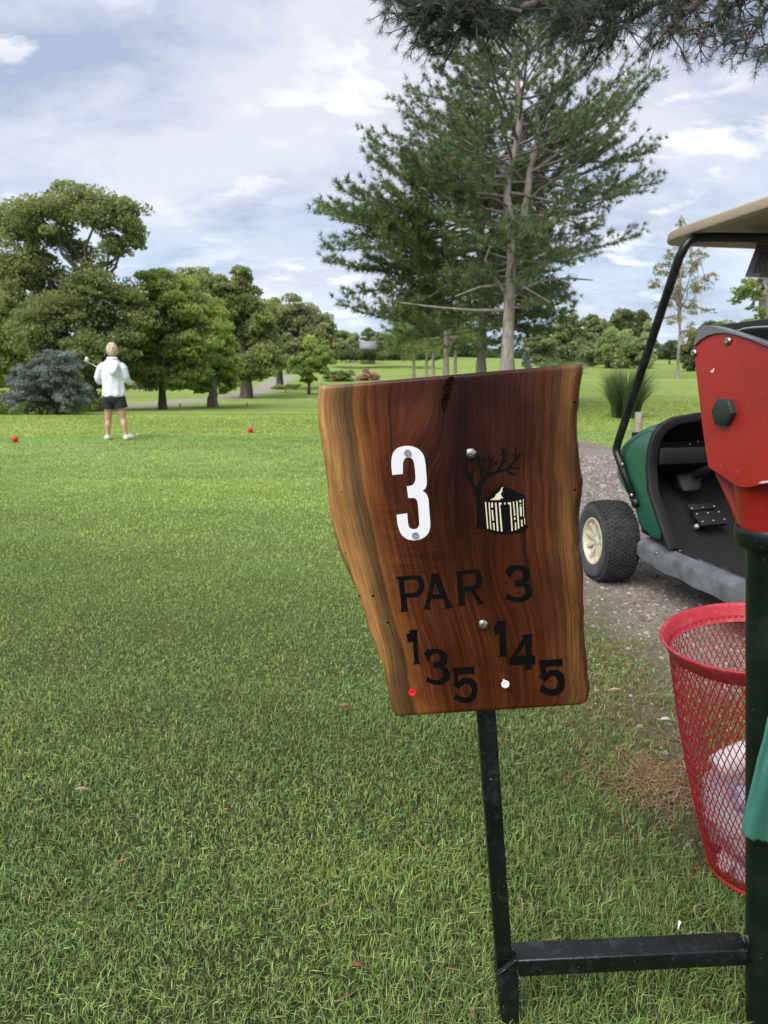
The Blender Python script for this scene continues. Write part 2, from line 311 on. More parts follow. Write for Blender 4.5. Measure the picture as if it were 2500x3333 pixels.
def ground_mat():
    m=bpy.data.materials.new('ground_turf'); m.use_nodes=True; t=m.node_tree; b=t.nodes['Principled BSDF']; b.inputs['Roughness'].default_value=.9; b.inputs['Specular IOR Level'].default_value=.15
    a=N(t,'ShaderNodeAttribute'); a.attribute_name='Col'; s=N(t,'ShaderNodeSeparateColor'); L(t,a.outputs['Color'],s.inputs[0])
    ge=N(t,'ShaderNodeNewGeometry'); pos=ge.outputs['Position']; sp=N(t,'ShaderNodeSeparateXYZ'); L(t,pos,sp.inputs[0])
    def nz(sc,det=5,st=None,ro=.6):
        vv=pos
        if st: mpn=N(t,'ShaderNodeMapping'); mpn.inputs[3].default_value=st; L(t,pos,mpn.inputs[0]); vv=mpn.outputs[0]
        n=N(t,'ShaderNodeTexNoise',inp={'Scale':sc,'Detail':det,'Roughness':ro}); L(t,vv,n.inputs['Vector']); return n.outputs[0]
    # turf: soil and thatch under the blades close by, mown fairway turf beyond
    g1=ramp(t,[(.3,(.16,.235,.055)),(.5,(.22,.305,.070)),(.7,(.30,.385,.100))]); L(t,nz(.16,6,(.6,2.2,1)),g1.inputs[0])
    g2=ramp(t,[(.35,.78),(.65,1.2)]); L(t,nz(3.0,8,None,.7),g2.inputs[0]); fair=mixc(t,1.0,g1.outputs[0],g2.outputs[0],'MULTIPLY')
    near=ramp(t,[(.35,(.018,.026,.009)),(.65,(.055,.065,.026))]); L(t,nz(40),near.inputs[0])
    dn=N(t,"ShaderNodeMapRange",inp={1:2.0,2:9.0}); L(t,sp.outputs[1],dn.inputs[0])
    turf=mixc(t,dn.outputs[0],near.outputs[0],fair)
    w_=ramp(t,[(.35,(.10,.070,.045)),(.6,(.20,.145,.10)),(.8,(.30,.26,.21))]); L(t,nz(30,8),w_.inputs[0])
    turf=mixc(t,s.outputs[1],turf,w_.outputs[0])
    vo=N(t,'ShaderNodeTexVoronoi',inp={'Scale':60.0}); L(t,pos,vo.inputs['Vector'])
    gr=ramp(t,[(0.,(.34,.30,.27)),(.5,(.24,.20,.175)),(1.,(.13,.105,.09))]); L(t,vo.outputs['Distance'],gr.inputs[0])
    g3=ramp(t,[(.3,.62),(.7,1.3)]); L(t,nz(1.1,8,None,.65),g3.inputs[0]); gr2=mixc(t,1.0,gr.outputs[0],g3.outputs[0],'MULTIPLY')
    turf=mixc(t,s.outputs[0],turf,gr2)
    turf=mixc(t,s.outputs[2],turf,(.33,.29,.26))
    L(t,turf,b.inputs['Base Color'])
    bp=N(t,'ShaderNodeBump',inp={'Strength':.5,'Distance':.02}); L(t,nz(70,6),bp.inputs['Height']); L(t,bp.outputs[0],b.inputs['Normal'])
    return m
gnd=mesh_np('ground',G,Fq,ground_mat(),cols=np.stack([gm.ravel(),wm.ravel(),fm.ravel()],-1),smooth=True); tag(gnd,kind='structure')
# ---------------------------------------------------------------- grass blades
FT=ghit(1668,3370); BX=(1.03,1.60)
def grass():
    Vs=[];Cs=[]
    def band(y0,y1,dens,hl,wd,c0,c1,lean,seed):
        r=np.random.default_rng(seed)
        A=(y1-y0)*(1.36*(y0+y1)/2+1.0)/1.0; n=int(A*dens)
        y=y0+(y1-y0)*r.random(int(n*1.25)); half=.68*y+.5
        keep=r.random(len(y))<half/half.max(); y=y[keep]; half=half[keep]; n=len(y)
        x=(r.random(n)*2-1)*half
        g,wmm,f=masks(x,y)
        longg=np.clip((x+.1*wn(x,y,4,6)-(-.15))/.9,0,1)*np.clip((3.2-y)/1.8,0,1)
        pk=(1-np.clip(g*1.5,0,1))*(1-.92*wmm)*(1-f)*np.clip(.82+.25*wn(x,y,9,8),.35,1)
        k=r.random(n)<pk; x,y,longg,wmm=x[k],y[k],longg[k],wmm[k]; n=len(x)
        for fx,fy in ((FT[0],FT[1]),(.60,1.06),(BX[0],BX[1])):
            longg=np.maximum(longg,1.2*np.exp(-((x-fx)**2+(y-fy)**2)/.07**2)*(y<2.5))
        h=hl*(.55+.75*r.random(n))*(1+.75*longg)*(1+.18*wn(x,y,7,9)); ww=wd*(.7+.6*r.random(n))
        az=r.random(n)*6.283; ln=lean*(.15+1.0*r.random(n)**1.3); tw=az+1.57+r.normal(0,.5,n)
        B=np.stack([x,y,gz(x,y)-.003],-1); dd=np.stack([np.cos(az),np.sin(az),0*az],-1); sd=np.stack([np.cos(tw),np.sin(tw),.3*np.cos(az*3)],-1)*ww[:,None]*.5
        up=np.array([0,0,1.]); hh=h[:,None]; l=ln[:,None]
        p1=B+up*hh*.5*(1-.12*l)+dd*hh*l*.22; p2=B+up*hh*(.98-.42*l)+dd*hh*l*.85
        V=np.stack([B-sd,B+sd,p1+sd*.85,p1-sd*.85,p2],1)
        tt=r.random((n,1)); patch=np.clip(.5+.5*wn(x,y,1.1,11)+.35*wn(x,y,5.,12),0,1)[:,None]
        c=np.array(c0)*(1-tt)+np.array(c1)*tt; c=c*(.55+1.15*r.random((n,1))**1.4)*(.80+.38*patch)*(1.0+.45*np.clip((y[:,None]-1.6)/6,0,1)); ye=np.clip(wn(x,y,.9,31)*.5+wn(x,y,3.1,32)*.3+.15-.25*longg,0,.6)[:,None]; c=c*(1-ye)+c*np.array([1.38,1.20,1.0])*ye  # blades brighten with distance: light beyond the tree shade put into their colour
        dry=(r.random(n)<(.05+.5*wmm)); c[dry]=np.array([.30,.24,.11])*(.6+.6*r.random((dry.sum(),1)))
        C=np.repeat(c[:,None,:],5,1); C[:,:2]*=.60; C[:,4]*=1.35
        Vs.append(V.reshape(-1,3)); Cs.append(C.reshape(-1,3))
    n0,n1=(.145,.240,.070),(.325,.455,.155)
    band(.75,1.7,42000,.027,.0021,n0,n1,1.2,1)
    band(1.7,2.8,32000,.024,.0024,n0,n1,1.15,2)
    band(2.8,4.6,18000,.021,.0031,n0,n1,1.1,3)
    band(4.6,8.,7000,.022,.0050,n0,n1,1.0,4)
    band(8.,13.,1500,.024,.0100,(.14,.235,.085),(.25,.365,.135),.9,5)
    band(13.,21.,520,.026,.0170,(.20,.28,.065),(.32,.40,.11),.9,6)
    V=np.vstack(Vs); n=len(V)//5; i=np.arange(n)[:,None]*5
    q=i+np.array([[0,1,2,3]]); tr=i+np.array([[3,2,4]])
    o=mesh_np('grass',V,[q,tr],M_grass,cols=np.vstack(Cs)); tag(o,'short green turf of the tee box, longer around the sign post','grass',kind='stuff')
grass()
# loose gravel
def gravel():
    r=np.random.default_rng(5); n=42000
    y=1.6+r.random(n)**1.5*8; x=.3+r.random(n)*4.8
    g,wmm,_=masks(x,y); k=(r.random(n)<np.clip(g*1.1+.16*wmm,0,1))&(x<.62*y+.4); x,y=x[k],y[k]; n=len(x)
    s=(.0035+.010*r.random(n)**3)*(1+.13*np.clip(y-2,0,8))
    base=np.array([[1,0,0],[-1,0,0],[0,1,0],[0,-1,0],[0,0,.7],[0,0,-.7]],float); fc=np.array([[0,2,4],[2,1,4],[1,3,4],[3,0,4]])
    V=base[None]*s[:,None,None]*(.6+.8*r.random((n,6,1))); a=r.random(n)*6.28
    xr=V[...,0]*np.cos(a)[:,None]-V[...,1]*np.sin(a)[:,None]; yr=V[...,0]*np.sin(a)[:,None]+V[...,1]*np.cos(a)[:,None]
    V=np.stack([xr+x[:,None],yr+y[:,None],V[...,2]+gz(x,y)[:,None]+.002],-1)
    c=np.array([.36,.33,.305])*(.40+1.0*r.random((n,1))**1.3)*np.array([1,.98,.95]); C=np.repeat(c[:,None],6,1)
    o=mesh_np('gravel',V.reshape(-1,3),(np.arange(n)[:,None,None]*6+fc[None]).reshape(-1,3),M_straw,cols=C.reshape(-1,3)); tag(o,'loose pale gravel scattered over the cart path','gravel',kind='stuff')
gravel()
def straw():
    r=np.random.default_rng(8); P=[];C=[]
    def put(n,fx,fy):
        for _ in range(n):
            x,y=fx(),fy(x if False else 0)
            P.append((x,y))
    n=900; y=1.0+r.random(n)*3.2; x=(r.random(n)*2-1)*(.6*y); 
    c=ghit(2170,2560)[:2]; m=1100; x2=c[0]+r.normal(0,.10,m); y2=c[1]+r.normal(0,.08,m)
    c=ghit(2020,2200)[:2]; m3=520; x3=c[0]+r.normal(0,.3,m3); y3=c[1]+r.normal(0,.45,m3)
    x=np.concatenate([x,x2,x3]); y=np.concatenate([y,y2,y3]); n=len(x)
    g,wmm,_=masks(x,y); k=(y>.9)&((np.arange(n)<150)|(np.arange(n)>=900)|(r.random(n)<.15)); x,y=x[k],y[k]; n=len(x)
    a=r.random(n)*6.28; l=.010+.022*r.random(n); w_=.0006+.0009*r.random(n); d=np.stack([np.cos(a),np.sin(a),r.normal(0,.15,n)],-1); sd=np.stack([-np.sin(a),np.cos(a),0*a],-1)*w_[:,None]
    nearpile=((np.hypot(x-x2.mean(),y-y2.mean())<.4)|(np.hypot((x-x3.mean())/.6,(y-y3.mean())/.9)<1.2))
    B=np.stack([x,y,gz(x,y)+np.where(nearpile,.012,.024)+.014*r.random(n)],-1)
    bend=sd/w_[:,None]*(r.normal(0,.12,n)*l)[:,None]
    V=np.stack([B-d*l[:,None]-sd,B-d*l[:,None]+sd,B+bend+sd,B+bend-sd,B+d*l[:,None]+sd*.6,B+d*l[:,None]-sd*.6],1)
    c=np.array([.34,.18,.10])*(.35+.9*r.random((n,1)))+np.array([.08,.09,.05])*r.random((n,1)); C=np.repeat(c[:,None],6,1)
    i=np.arange(n)[:,None]*6
    o=mesh_np('pine_straw',V.reshape(-1,3),[np.vstack([i+np.array([[0,1,2,3]]),i+np.array([[3,2,4,5]])])],M_straw,cols=C.reshape(-1,3)); tag(o,'dry brown pine needles fallen on the turf','pine straw',kind='stuff')
straw()
# ---------------------------------------------------------------- broadleaf trees
def leaves_mesh(name,P,size,cols,parent,mat_,seed,up=.4,aspect=.6):
    r=np.random.default_rng(seed); n=len(P); nrm=r.normal(0,1,(n,3)); nrm[:,2]+=up; nrm/=np.linalg.norm(nrm,axis=1)[:,None]
    a=r.normal(0,1,(n,3)); u=np.cross(nrm,a); u/=np.linalg.norm(u,axis=1)[:,None]; v=np.cross(nrm,u)
    s=(size*(.6+.8*r.random(n)))[:,None]
    V=np.stack([P-u*s,P-v*s*aspect+nrm*s*.15,P+u*s,P+v*s*aspect+nrm*s*.15],1)
    C=np.repeat(cols[:,None],4,1)
    return mesh_np(name,V.reshape(-1,3),(np.arange(n)[:,None]*4+np.arange(4)[None]),mat_,parent,cols=C.reshape(-1,3))
def limb(mb,P0,P1,r0,r1,seed,sag=.12,n=6,seg=6):
    r=np.random.default_rng(seed); P0=np.array(P0);P1=np.array(P1); d=P1-P0; ln=np.linalg.norm(d); t=np.linspace(0,1,n)[:,None]
    off=r.normal(0,.05*ln,(n,3)); off[0]=0; off[-1]=0
    P=P0+d*t+off+np.array([0,0,1.])*sag*ln*np.sin(t*math.pi)*r.uniform(-.3,1)
    mb.tube(P,np.linspace(r0,r1,n),seg,cap=False); return P
def broad_tree(name,label,cat,D,base,trunk,blobs,nleaf,lsize,c0,c1,seed,group=None,bark=None,tw=20,dscale=1.0,clump=.30,up=.4,extra=None,density_gap=0):
    """trunk: photo points up the stem (>=2), blobs: (px,py,rx,ry[,ddepth m])"""
    nleaf=int(nleaf*1.7); lsize=lsize*.80; clump=clump*.86
    r=np.random.default_rng(seed); k=D/F
    B=at(base[0],base[1],D); B[2]=gz(B[0],B[1])
    root=empty(name,B); tag(root,label,cat,group)
    tp=[B-np.array([0,0,.1])]+[at(x,y,D+r.normal(0,.3)) for x,y in trunk]
    R=np.linspace(tw*k/2,tw*k/4,len(tp)); R[0]*=1.35
    mb=MB(); tpa=np.array(tp); tt=np.linspace(0,1,len(tp)); t2=np.linspace(0,1,len(tp)*3); tpi=np.stack([np.interp(t2,tt,tpa[:,i]) for i in range(3)],-1)
    tpi[1:-1]+=r.normal(0,.02*tw*k*2,(len(t2)-2,3)); mb.tube(tpi,np.interp(t2,tt,R),10,cap=False)
    P=[];C=[]; tot=sum(b[2]*b[3] for b in blobs); top=tpa[-1]
    for bi,b in enumerate(blobs):
        px,py,rx,ry=b[:4]; dd=b[4] if len(b)>4 else r.normal(0,.5)*rx*k*1.2*dscale
        cpt=at(px,py,D+dd); rad=np.array([rx*k,(rx+ry)/2*k*1.0,ry*k])
        st=tpi[r.integers(len(tpi)//2,len(tpi))] if cpt[2]>tpi[len(tpi)//2][2] else tpi[len(tpi)//2]
        lp=limb(mb,st,cpt,tw*k*.22,tw*k*.06,seed*100+bi)
        nl=int(nleaf*b[2]*b[3]/tot); K=max(8,int(30*(rx*ry/3600)**.4/ (clump/.3)))
        dv=r.normal(0,1,(K,3)); dv/=np.linalg.norm(dv,axis=1)[:,None]; rr=.25+.95*r.random((K,1))**.7
        cc=cpt+dv*rr*rad
        for q in range(0,K,3): limb(mb,lp[-2],cc[q],tw*k*.06,tw*k*.02,seed*977+bi*31+q,n=4,seg=4)
        w_=r.integers(0,K,nl); cl=r.normal(0,1,(nl,3)); cl/=np.maximum(1,np.linalg.norm(cl,axis=1)[:,None]/1.7)
        sz=(.7+.6*r.random(K))[w_][:,None]
        pp=cc[w_]+cl*rad*clump*sz*np.array([1.15,1.15,.6])-np.array([0,0,1.])*(np.abs(cl[:,:1])**1.5*rad[2]*.08); P.append(pp)
        tint=(r.random(K))[w_][:,None]*.75+r.random((nl,1))*.25
        c=np.array(c0)*(1-tint)+np.array(c1)*tint; C.append((c*np.array([3.0,2.7,3.2])+np.array([.050,.036,.038]))*(.75+.5*r.random((nl,1))))
    mb.build('trunk',bark or M_barkd,root,smooth=True)
    leaves_mesh('crown',np.vstack(P),np.full(sum(map(len,P)),lsize),np.vstack(C),root,M_leaf,seed,up)
    return root
G0,G1=(.034,.060,.016),(.105,.150,.040)
broad_tree('locust_tree','tall ragged locust tree with see-through two-tiered crown, left behind the golfer','tree',28,(318,1345),[(300,1290),(288,1190),(262,1090),(280,1000),(305,930)],
 [(55,740,62,70),(120,690,70,55),(225,662,80,48),(320,675,75,50),(395,715,60,62),(432,770,30,42),(250,815,50,26),(300,868,55,28),(95,850,80,60),(30,880,40,60),(205,765,60,36),(375,800,48,36),(40,960,50,50),(160,930,80,60),(290,930,85,48),(140,1030,80,70),(255,1000,80,55),(370,960,80,45),(205,1120,65,60),(430,1010,55,55),(115,1110,50,55),(175,1195,48,45),(280,1130,60,60),(360,1060,60,60),(215,1180,60,50),(330,1180,50,55),(400,1110,50,50)],46000,.075,G0,(.115,.145,.050),11,tw=36)
broad_tree('locust_tree','thin tree with a pale trunk at the left border of the picture','tree',40,(42,1290),[(40,1230),(36,1150)],[(10,1020,60,55),(70,1075,60,60),(5,1110,50,60),(90,1160,50,50),(10,1190,60,50),(-40,1100,60,90)],14000,.11,(.05,.085,.02),(.13,.18,.05),12,tw=18,bark=M_bark)
broad_tree('spruce_tree','bushy blue grey spruce under the locust crown','tree',23,(165,1352),[(165,1290),(190,1200)],[(150,1275,95,55),(205,1205,60,50),(90,1225,45,38),(240,1285,48,45),(85,1305,50,36),(205,1165,28,36),(150,1180,40,40),(40,1300,28,20)],20000,.045,(.030,.046,.040),(.10,.135,.128),13,tw=14,clump=.2,up=0)
broad_tree('willow_tree','bright green drooping tree directly right of the golfer','tree',30,(530,1328),[(525,1270),(530,1200),(540,1120),(545,1040)],[(520,915,60,38),(570,960,75,50),(480,990,70,55),(420,1080,60,55),(555,1060,90,65),(470,1140,70,60),(620,1110,70,60),(540,1190,70,45),(660,1050,55,55),(630,1200,50,45),(430,1180,50,45),(395,1130,40,40),(470,1225,50,35),(590,1225,50,40),(400,1215,40,38)],42000,.085,(.045,.080,.018),(.145,.200,.045),14,tw=24,dscale=.8)
broad_tree('maple_tree','yellow green tree with a stout short trunk, second right of the golfer','tree',33,(692,1322),[(692,1270),(695,1200),(690,1120)],[(690,1050,50,55),(712,1115,48,55),(695,1195,55,45),(655,1005,45,35),(735,1230,28,38),(660,1235,35,30),(725,1175,35,40),(640,1255,30,22)],17000,.09,(.055,.095,.018),(.150,.215,.045),15,tw=30,bark=M_bark)
broad_tree('oak_tree','large dark spreading oak with an uneven top, left of the cart path','tree',44,(800,1262),[(800,1200),(790,1120),(760,1040)],[(630,905,55,26),(690,925,65,42),(760,950,60,45),(790,892,26,26),(825,1000,60,48),(800,1065,78,55),(750,1125,60,58),(850,1085,48,55),(860,1165,48,45),(800,1185,60,38),(890,1190,36,22),(720,1000,60,50),(790,1215,70,26),(740,1180,50,35)],32000,.115,(.036,.062,.016),(.130,.165,.050),16,tw=34)
broad_tree('oak_tree','grey green oak with its trunk standing right beside the gravel path','tree',58,(912,1250),[(910,1190),(915,1120),(930,1060)],[(930,1010,52,40),(980,1045,55,45),(910,1075,48,55),(1000,1095,48,48),(940,1145,58,48),(1045,1062,38,38),(1055,1105,38,45),(890,1135,38,45)],22000,.14,(.048,.068,.026),(.130,.155,.065),17,tw=20)
broad_tree('young_tree','small light green two-pointed tree in front of the grey green oak','tree',50,(1005,1258),[(1006,1220),(1010,1170)],[(1010,1155,38,42),(1042,1170,32,40),(985,1190,36,32),(1055,1128,15,25),(1013,1115,13,25),(1002,1232,20,18)],11000,.10,(.06,.10,.02),(.150,.215,.055),18,tw=9)
far=[('rounded tree beyond the hill, left of the grey roof',1140,1125,45,38),('dark tree far off above the hill, leftmost of the distant row',1092,1092,42,26),('pale tree far off directly right of the grey roof',1245,1110,32,38),('small tree far off behind the grey roof',1205,1090,26,20),('low dark tree at the hill foot left of the roof',1090,1140,34,22),('distant tree far off behind the pine row, left of the thick trunk',1330,1100,48,48),('distant tree far off behind the thick pine trunks',1440,1110,60,50)]
for i,(lb,x,y,rx,ry) in enumerate(far):
    broad_tree('distant_tree',lb,'tree',165+6*i,(x,1170),[(x,y+ry*.5)],[(x,y,rx*.8,ry*.8),(x-rx*.5,y+ry*.4,rx*.5,ry*.5),(x+rx*.5,y+ry*.3,rx*.5,ry*.5)],2600,.42,(.035,.062,.026),(.10,.15,.055),40+i,group='trees beyond the far hill',tw=4)
broad_tree('round_bush','low spreading green shrub behind the red flag','shrub',72,(1105,1250),[(1104,1228)],[(1085,1225,30,16),(1120,1222,30,16),(1100,1232,45,12)],3500,.12,(.04,.075,.02),(.10,.15,.05),51,tw=4)
broad_tree('round_bush','rusty brown rounded shrub right of the red flag','shrub',76,(1198,1248),[(1198,1230)],[(1198,1224,30,20),(1185,1232,20,14),(1212,1230,18,14)],3000,.11,(.10,.065,.045),(.22,.16,.11),52,tw=4)
broad_tree('low_hedge','low strip of tall green grass beside the gravel path','hedge',52,(930,1268),[(930,1262)],[(905,1258,18,7),(935,1256,25,8),(960,1256,18,7)],3500,.07,(.06,.10,.03),(.14,.20,.07),53,tw=3)
# right-hand background
RB=[('loose grey green tree just right of the grey pine trunk',1765,1110,48,50,66),('open sky-pierced tree, second right of the pine trunk',1850,1085,50,58,74),('thin topped olive tree left of the tall dark tree',1935,1085,42,62,78),
 ('small dark rounded tree in front of the olive trees',1915,1150,32,34,62)]
for i,(lb,x,y,rx,ry,D) in enumerate(RB):
    broad_tree('meadow_tree',lb,'tree',D,(x,1196),[(x,1160),(x-4,y+10)],[(x-rx*.4,y+ry*.1,rx*.6,ry*.5),(x+rx*.4,y-ry*.1,rx*.6,ry*.55),(x,y-ry*.5,rx*.6,ry*.45),(x,y+ry*.5,rx*.85,ry*.4),(x-rx*.3,1172,rx*.6,15),(x+rx*.4,1176,rx*.5,13)],7500,.19,(.045,.07,.03),(.125,.16,.065),60+i,tw=9,group='trees across the meadow')
broad_tree('meadow_tree','tall dark tree rising above the round light tree, left of the cart strut','tree',82,(2050,1200),[(2050,1150),(2050,1080)],[(2010,1070,36,42),(2045,1045,42,38),(2085,1060,36,44),(2100,1100,34,40),(2030,1110,50,45),(2050,1160,60,26)],12000,.20,(.022,.045,.018),(.075,.105,.035),66,tw=12,group='trees across the meadow')
broad_tree('meadow_tree','light green ball-shaped tree in front of the tall dark tree','tree',56,(2022,1200),[(2022,1150)],[(2022,1128,56,54),(1990,1145,36,40),(2055,1140,36,44),(2020,1100,40,32),(2022,1172,50,18)],13000,.12,(.05,.085,.028),(.125,.175,.06),67,tw=10,group='trees across the meadow',clump=.24)
broad_tree('meadow_tree','narrow pale yellowish conifer touching the cart strut','tree',54,(2105,1215),[(2105,1150)],[(2103,1085,13,30),(2106,1130,20,34),(2106,1175,27,30)],5000,.10,(.08,.11,.04),(.18,.21,.09),68,tw=5,group='trees across the meadow')
broad_tree('round_bush','dark bush far off between the strut and the young tree','shrub',88,(2180,1180),[(2180,1165)],[(2178,1140,28,26),(2200,1140,22,30),(2160,1150,18,20)],4500,.17,(.022,.045,.02),(.06,.09,.035),69,tw=5)
broad_tree('yew_bush','very dark dense tall bush just left of the red washer','shrub',46,(2275,1205),[(2275,1160)],[(2255,1140,30,45),(2280,1100,36,45),(2250,1180,28,28),(2300,1140,40,60),(2330,1090,40,40)],16000,.09,(.018,.036,.012),(.055,.085,.025),70,tw=8,clump=.22)
for i,(lb,x,y,D) in enumerate([('pale green treetop showing above the black washer lid, left one',2375,1078,60),('pale treetop showing above the black washer lid beside the trunk',2440,1062,66)]):
    broad_tree('meadow_tree',lb,'tree',D,(x,1200),[(x,1150)],[(x,y,45,26),(x-20,y+30,45,30),(x+25,y+35,45,35)],7000,.15,(.05,.085,.025),(.13,.18,.06),72+i,tw=8,group='trees across the meadow')
broad_tree('spruce_tree','little blue spruce far off right of the grey pine trunk','tree',62,(1712,1198),[(1712,1170)],[(1712,1150,8,16),(1712,1170,14,16),(1712,1186,19,12)],2500,.09,(.045,.07,.065),(.11,.16,.15),75,tw=3,clump=.22)
broad_tree('tall_tree','rough barked trunk at the right border with a few leafy twigs','tree',17,(2488,1290),[(2487,1150),(2486,1000),(2489,860),(2525,760),(2600,640)],[(2440,925,32,18),(2420,950,30,14),(2395,980,22,9),(2462,955,22,18),(2450,1000,14,10),(2475,1020,18,16),(2680,760,60,60),(2640,950,60,60)],3600,.045,(.05,.09,.02),(.13,.19,.05),76,tw=36,bark=M_barkp)
broad_tree('young_tree','slender young tree with sparse yellow green and rusty leaves, two stems','tree',34,(2205,1232),[(2206,1190),(2210,1140),(2214,1040),(2216,900),(2217,720)],
 [(2217,722,9,26),(2212,780,18,28),(2180,835,20,26),(2150,880,20,24),(2132,930,22,18),(2196,880,30,30),(2250,860,26,28),(2286,826,20,18),(2312,905,20,18),(2270,930,34,24),(2205,950,36,26),(2160,985,26,18),(2246,1000,36,22),(2300,1010,26,8),(2188,1040,30,16),(2250,1075,22,24),(2226,1120,20,20)],5200,.045,(.055,.062,.018),(.13,.125,.040),77,tw=10,bark=M_barkp,clump=.30)
def woodland(label,x0,x1,D,ytop,ybase,n,ls,c0,c1,seed):
    r=np.random.default_rng(seed); k=D/F; nn=int((x1-x0)/14); P=[];C=[]
    for i in range(nn):
        x=x0+(x1-x0)*(i+r.random())/nn; h=(ybase-ytop)*r.uniform(.5,1.1); m=n//nn; dd=r.uniform(-6,10)*D/100; ct=at(x,ybase-h*.5,D+dd); v=r.normal(0,1,(m,3)); v/=np.maximum(.8,np.linalg.norm(v,axis=1)[:,None])
        P.append(ct+v*np.array([r.uniform(10,22)*k,3.,h*.55*k])); t=r.random(); c=np.array(c0)*(1-t)+np.array(c1)*t; C.append(c*(.8+.4*r.random((m,1))))
    o=leaves_mesh('woodland',np.vstack(P),ls,np.vstack(C),None,M_leaf,seed); tag(o,label,'woodland',kind='stuff')
woodland('far line of woods along the horizon across the meadow',1600,2900,330,1138,1172,26000,.9,(.07,.11,.06),(.15,.20,.11),5)
woodland('far line of woods along the horizon beyond the hill',1000,1600,300,1128,1170,14000,.9,(.06,.10,.05),(.14,.19,.09),6)
woodland('leafy bushes along the top of the far hill',1075,1420,128,1138,1168,9000,.30,(.06,.10,.05),(.14,.19,.08),9)
woodland('green undergrowth behind the trees on the left',-200,700,62,1180,1262,26000,.16,(.06,.10,.025),(.17,.23,.06),7)
woodland('bright low undergrowth beside the locust trunk',-60,300,26,1285,1345,9000,.06,(.10,.16,.04),(.22,.30,.08),8)
# ---------------------------------------------------------------- pines
def tufts_mesh(P,Dr,ln,wd,nper,cols0,cols1,seed,spread=.75,droop=0,curve=False):
    r=np.random.default_rng(seed); n=len(P); m=n*nper
    Pb=np.repeat(P,nper,0)+r.normal(0,ln*.12,(m,3)); Db=np.repeat(Dr,nper,0)+r.normal(0,spread,(m,3)); Db/=np.linalg.norm(Db,axis=1)[:,None]
    Db[:,2]-=droop; l=(ln*(.65+.6*r.random(m)))[:,None]; a=r.normal(0,1,(m,3)); s=np.cross(Db,a); s/=np.linalg.norm(s,axis=1)[:,None]; s*=wd/2
    V=np.stack([Pb-s,Pb+s,Pb+Db*l],1)
    tn=np.repeat(r.random((n,1)),nper,0)*.6+r.random((m,1))*.4; c=np.array(cols0)*(1-tn)+np.array(cols1)*tn
    return V.reshape(-1,3),np.arange(m*3).reshape(-1,3),np.repeat(c[:,None],3,1).reshape(-1,3)
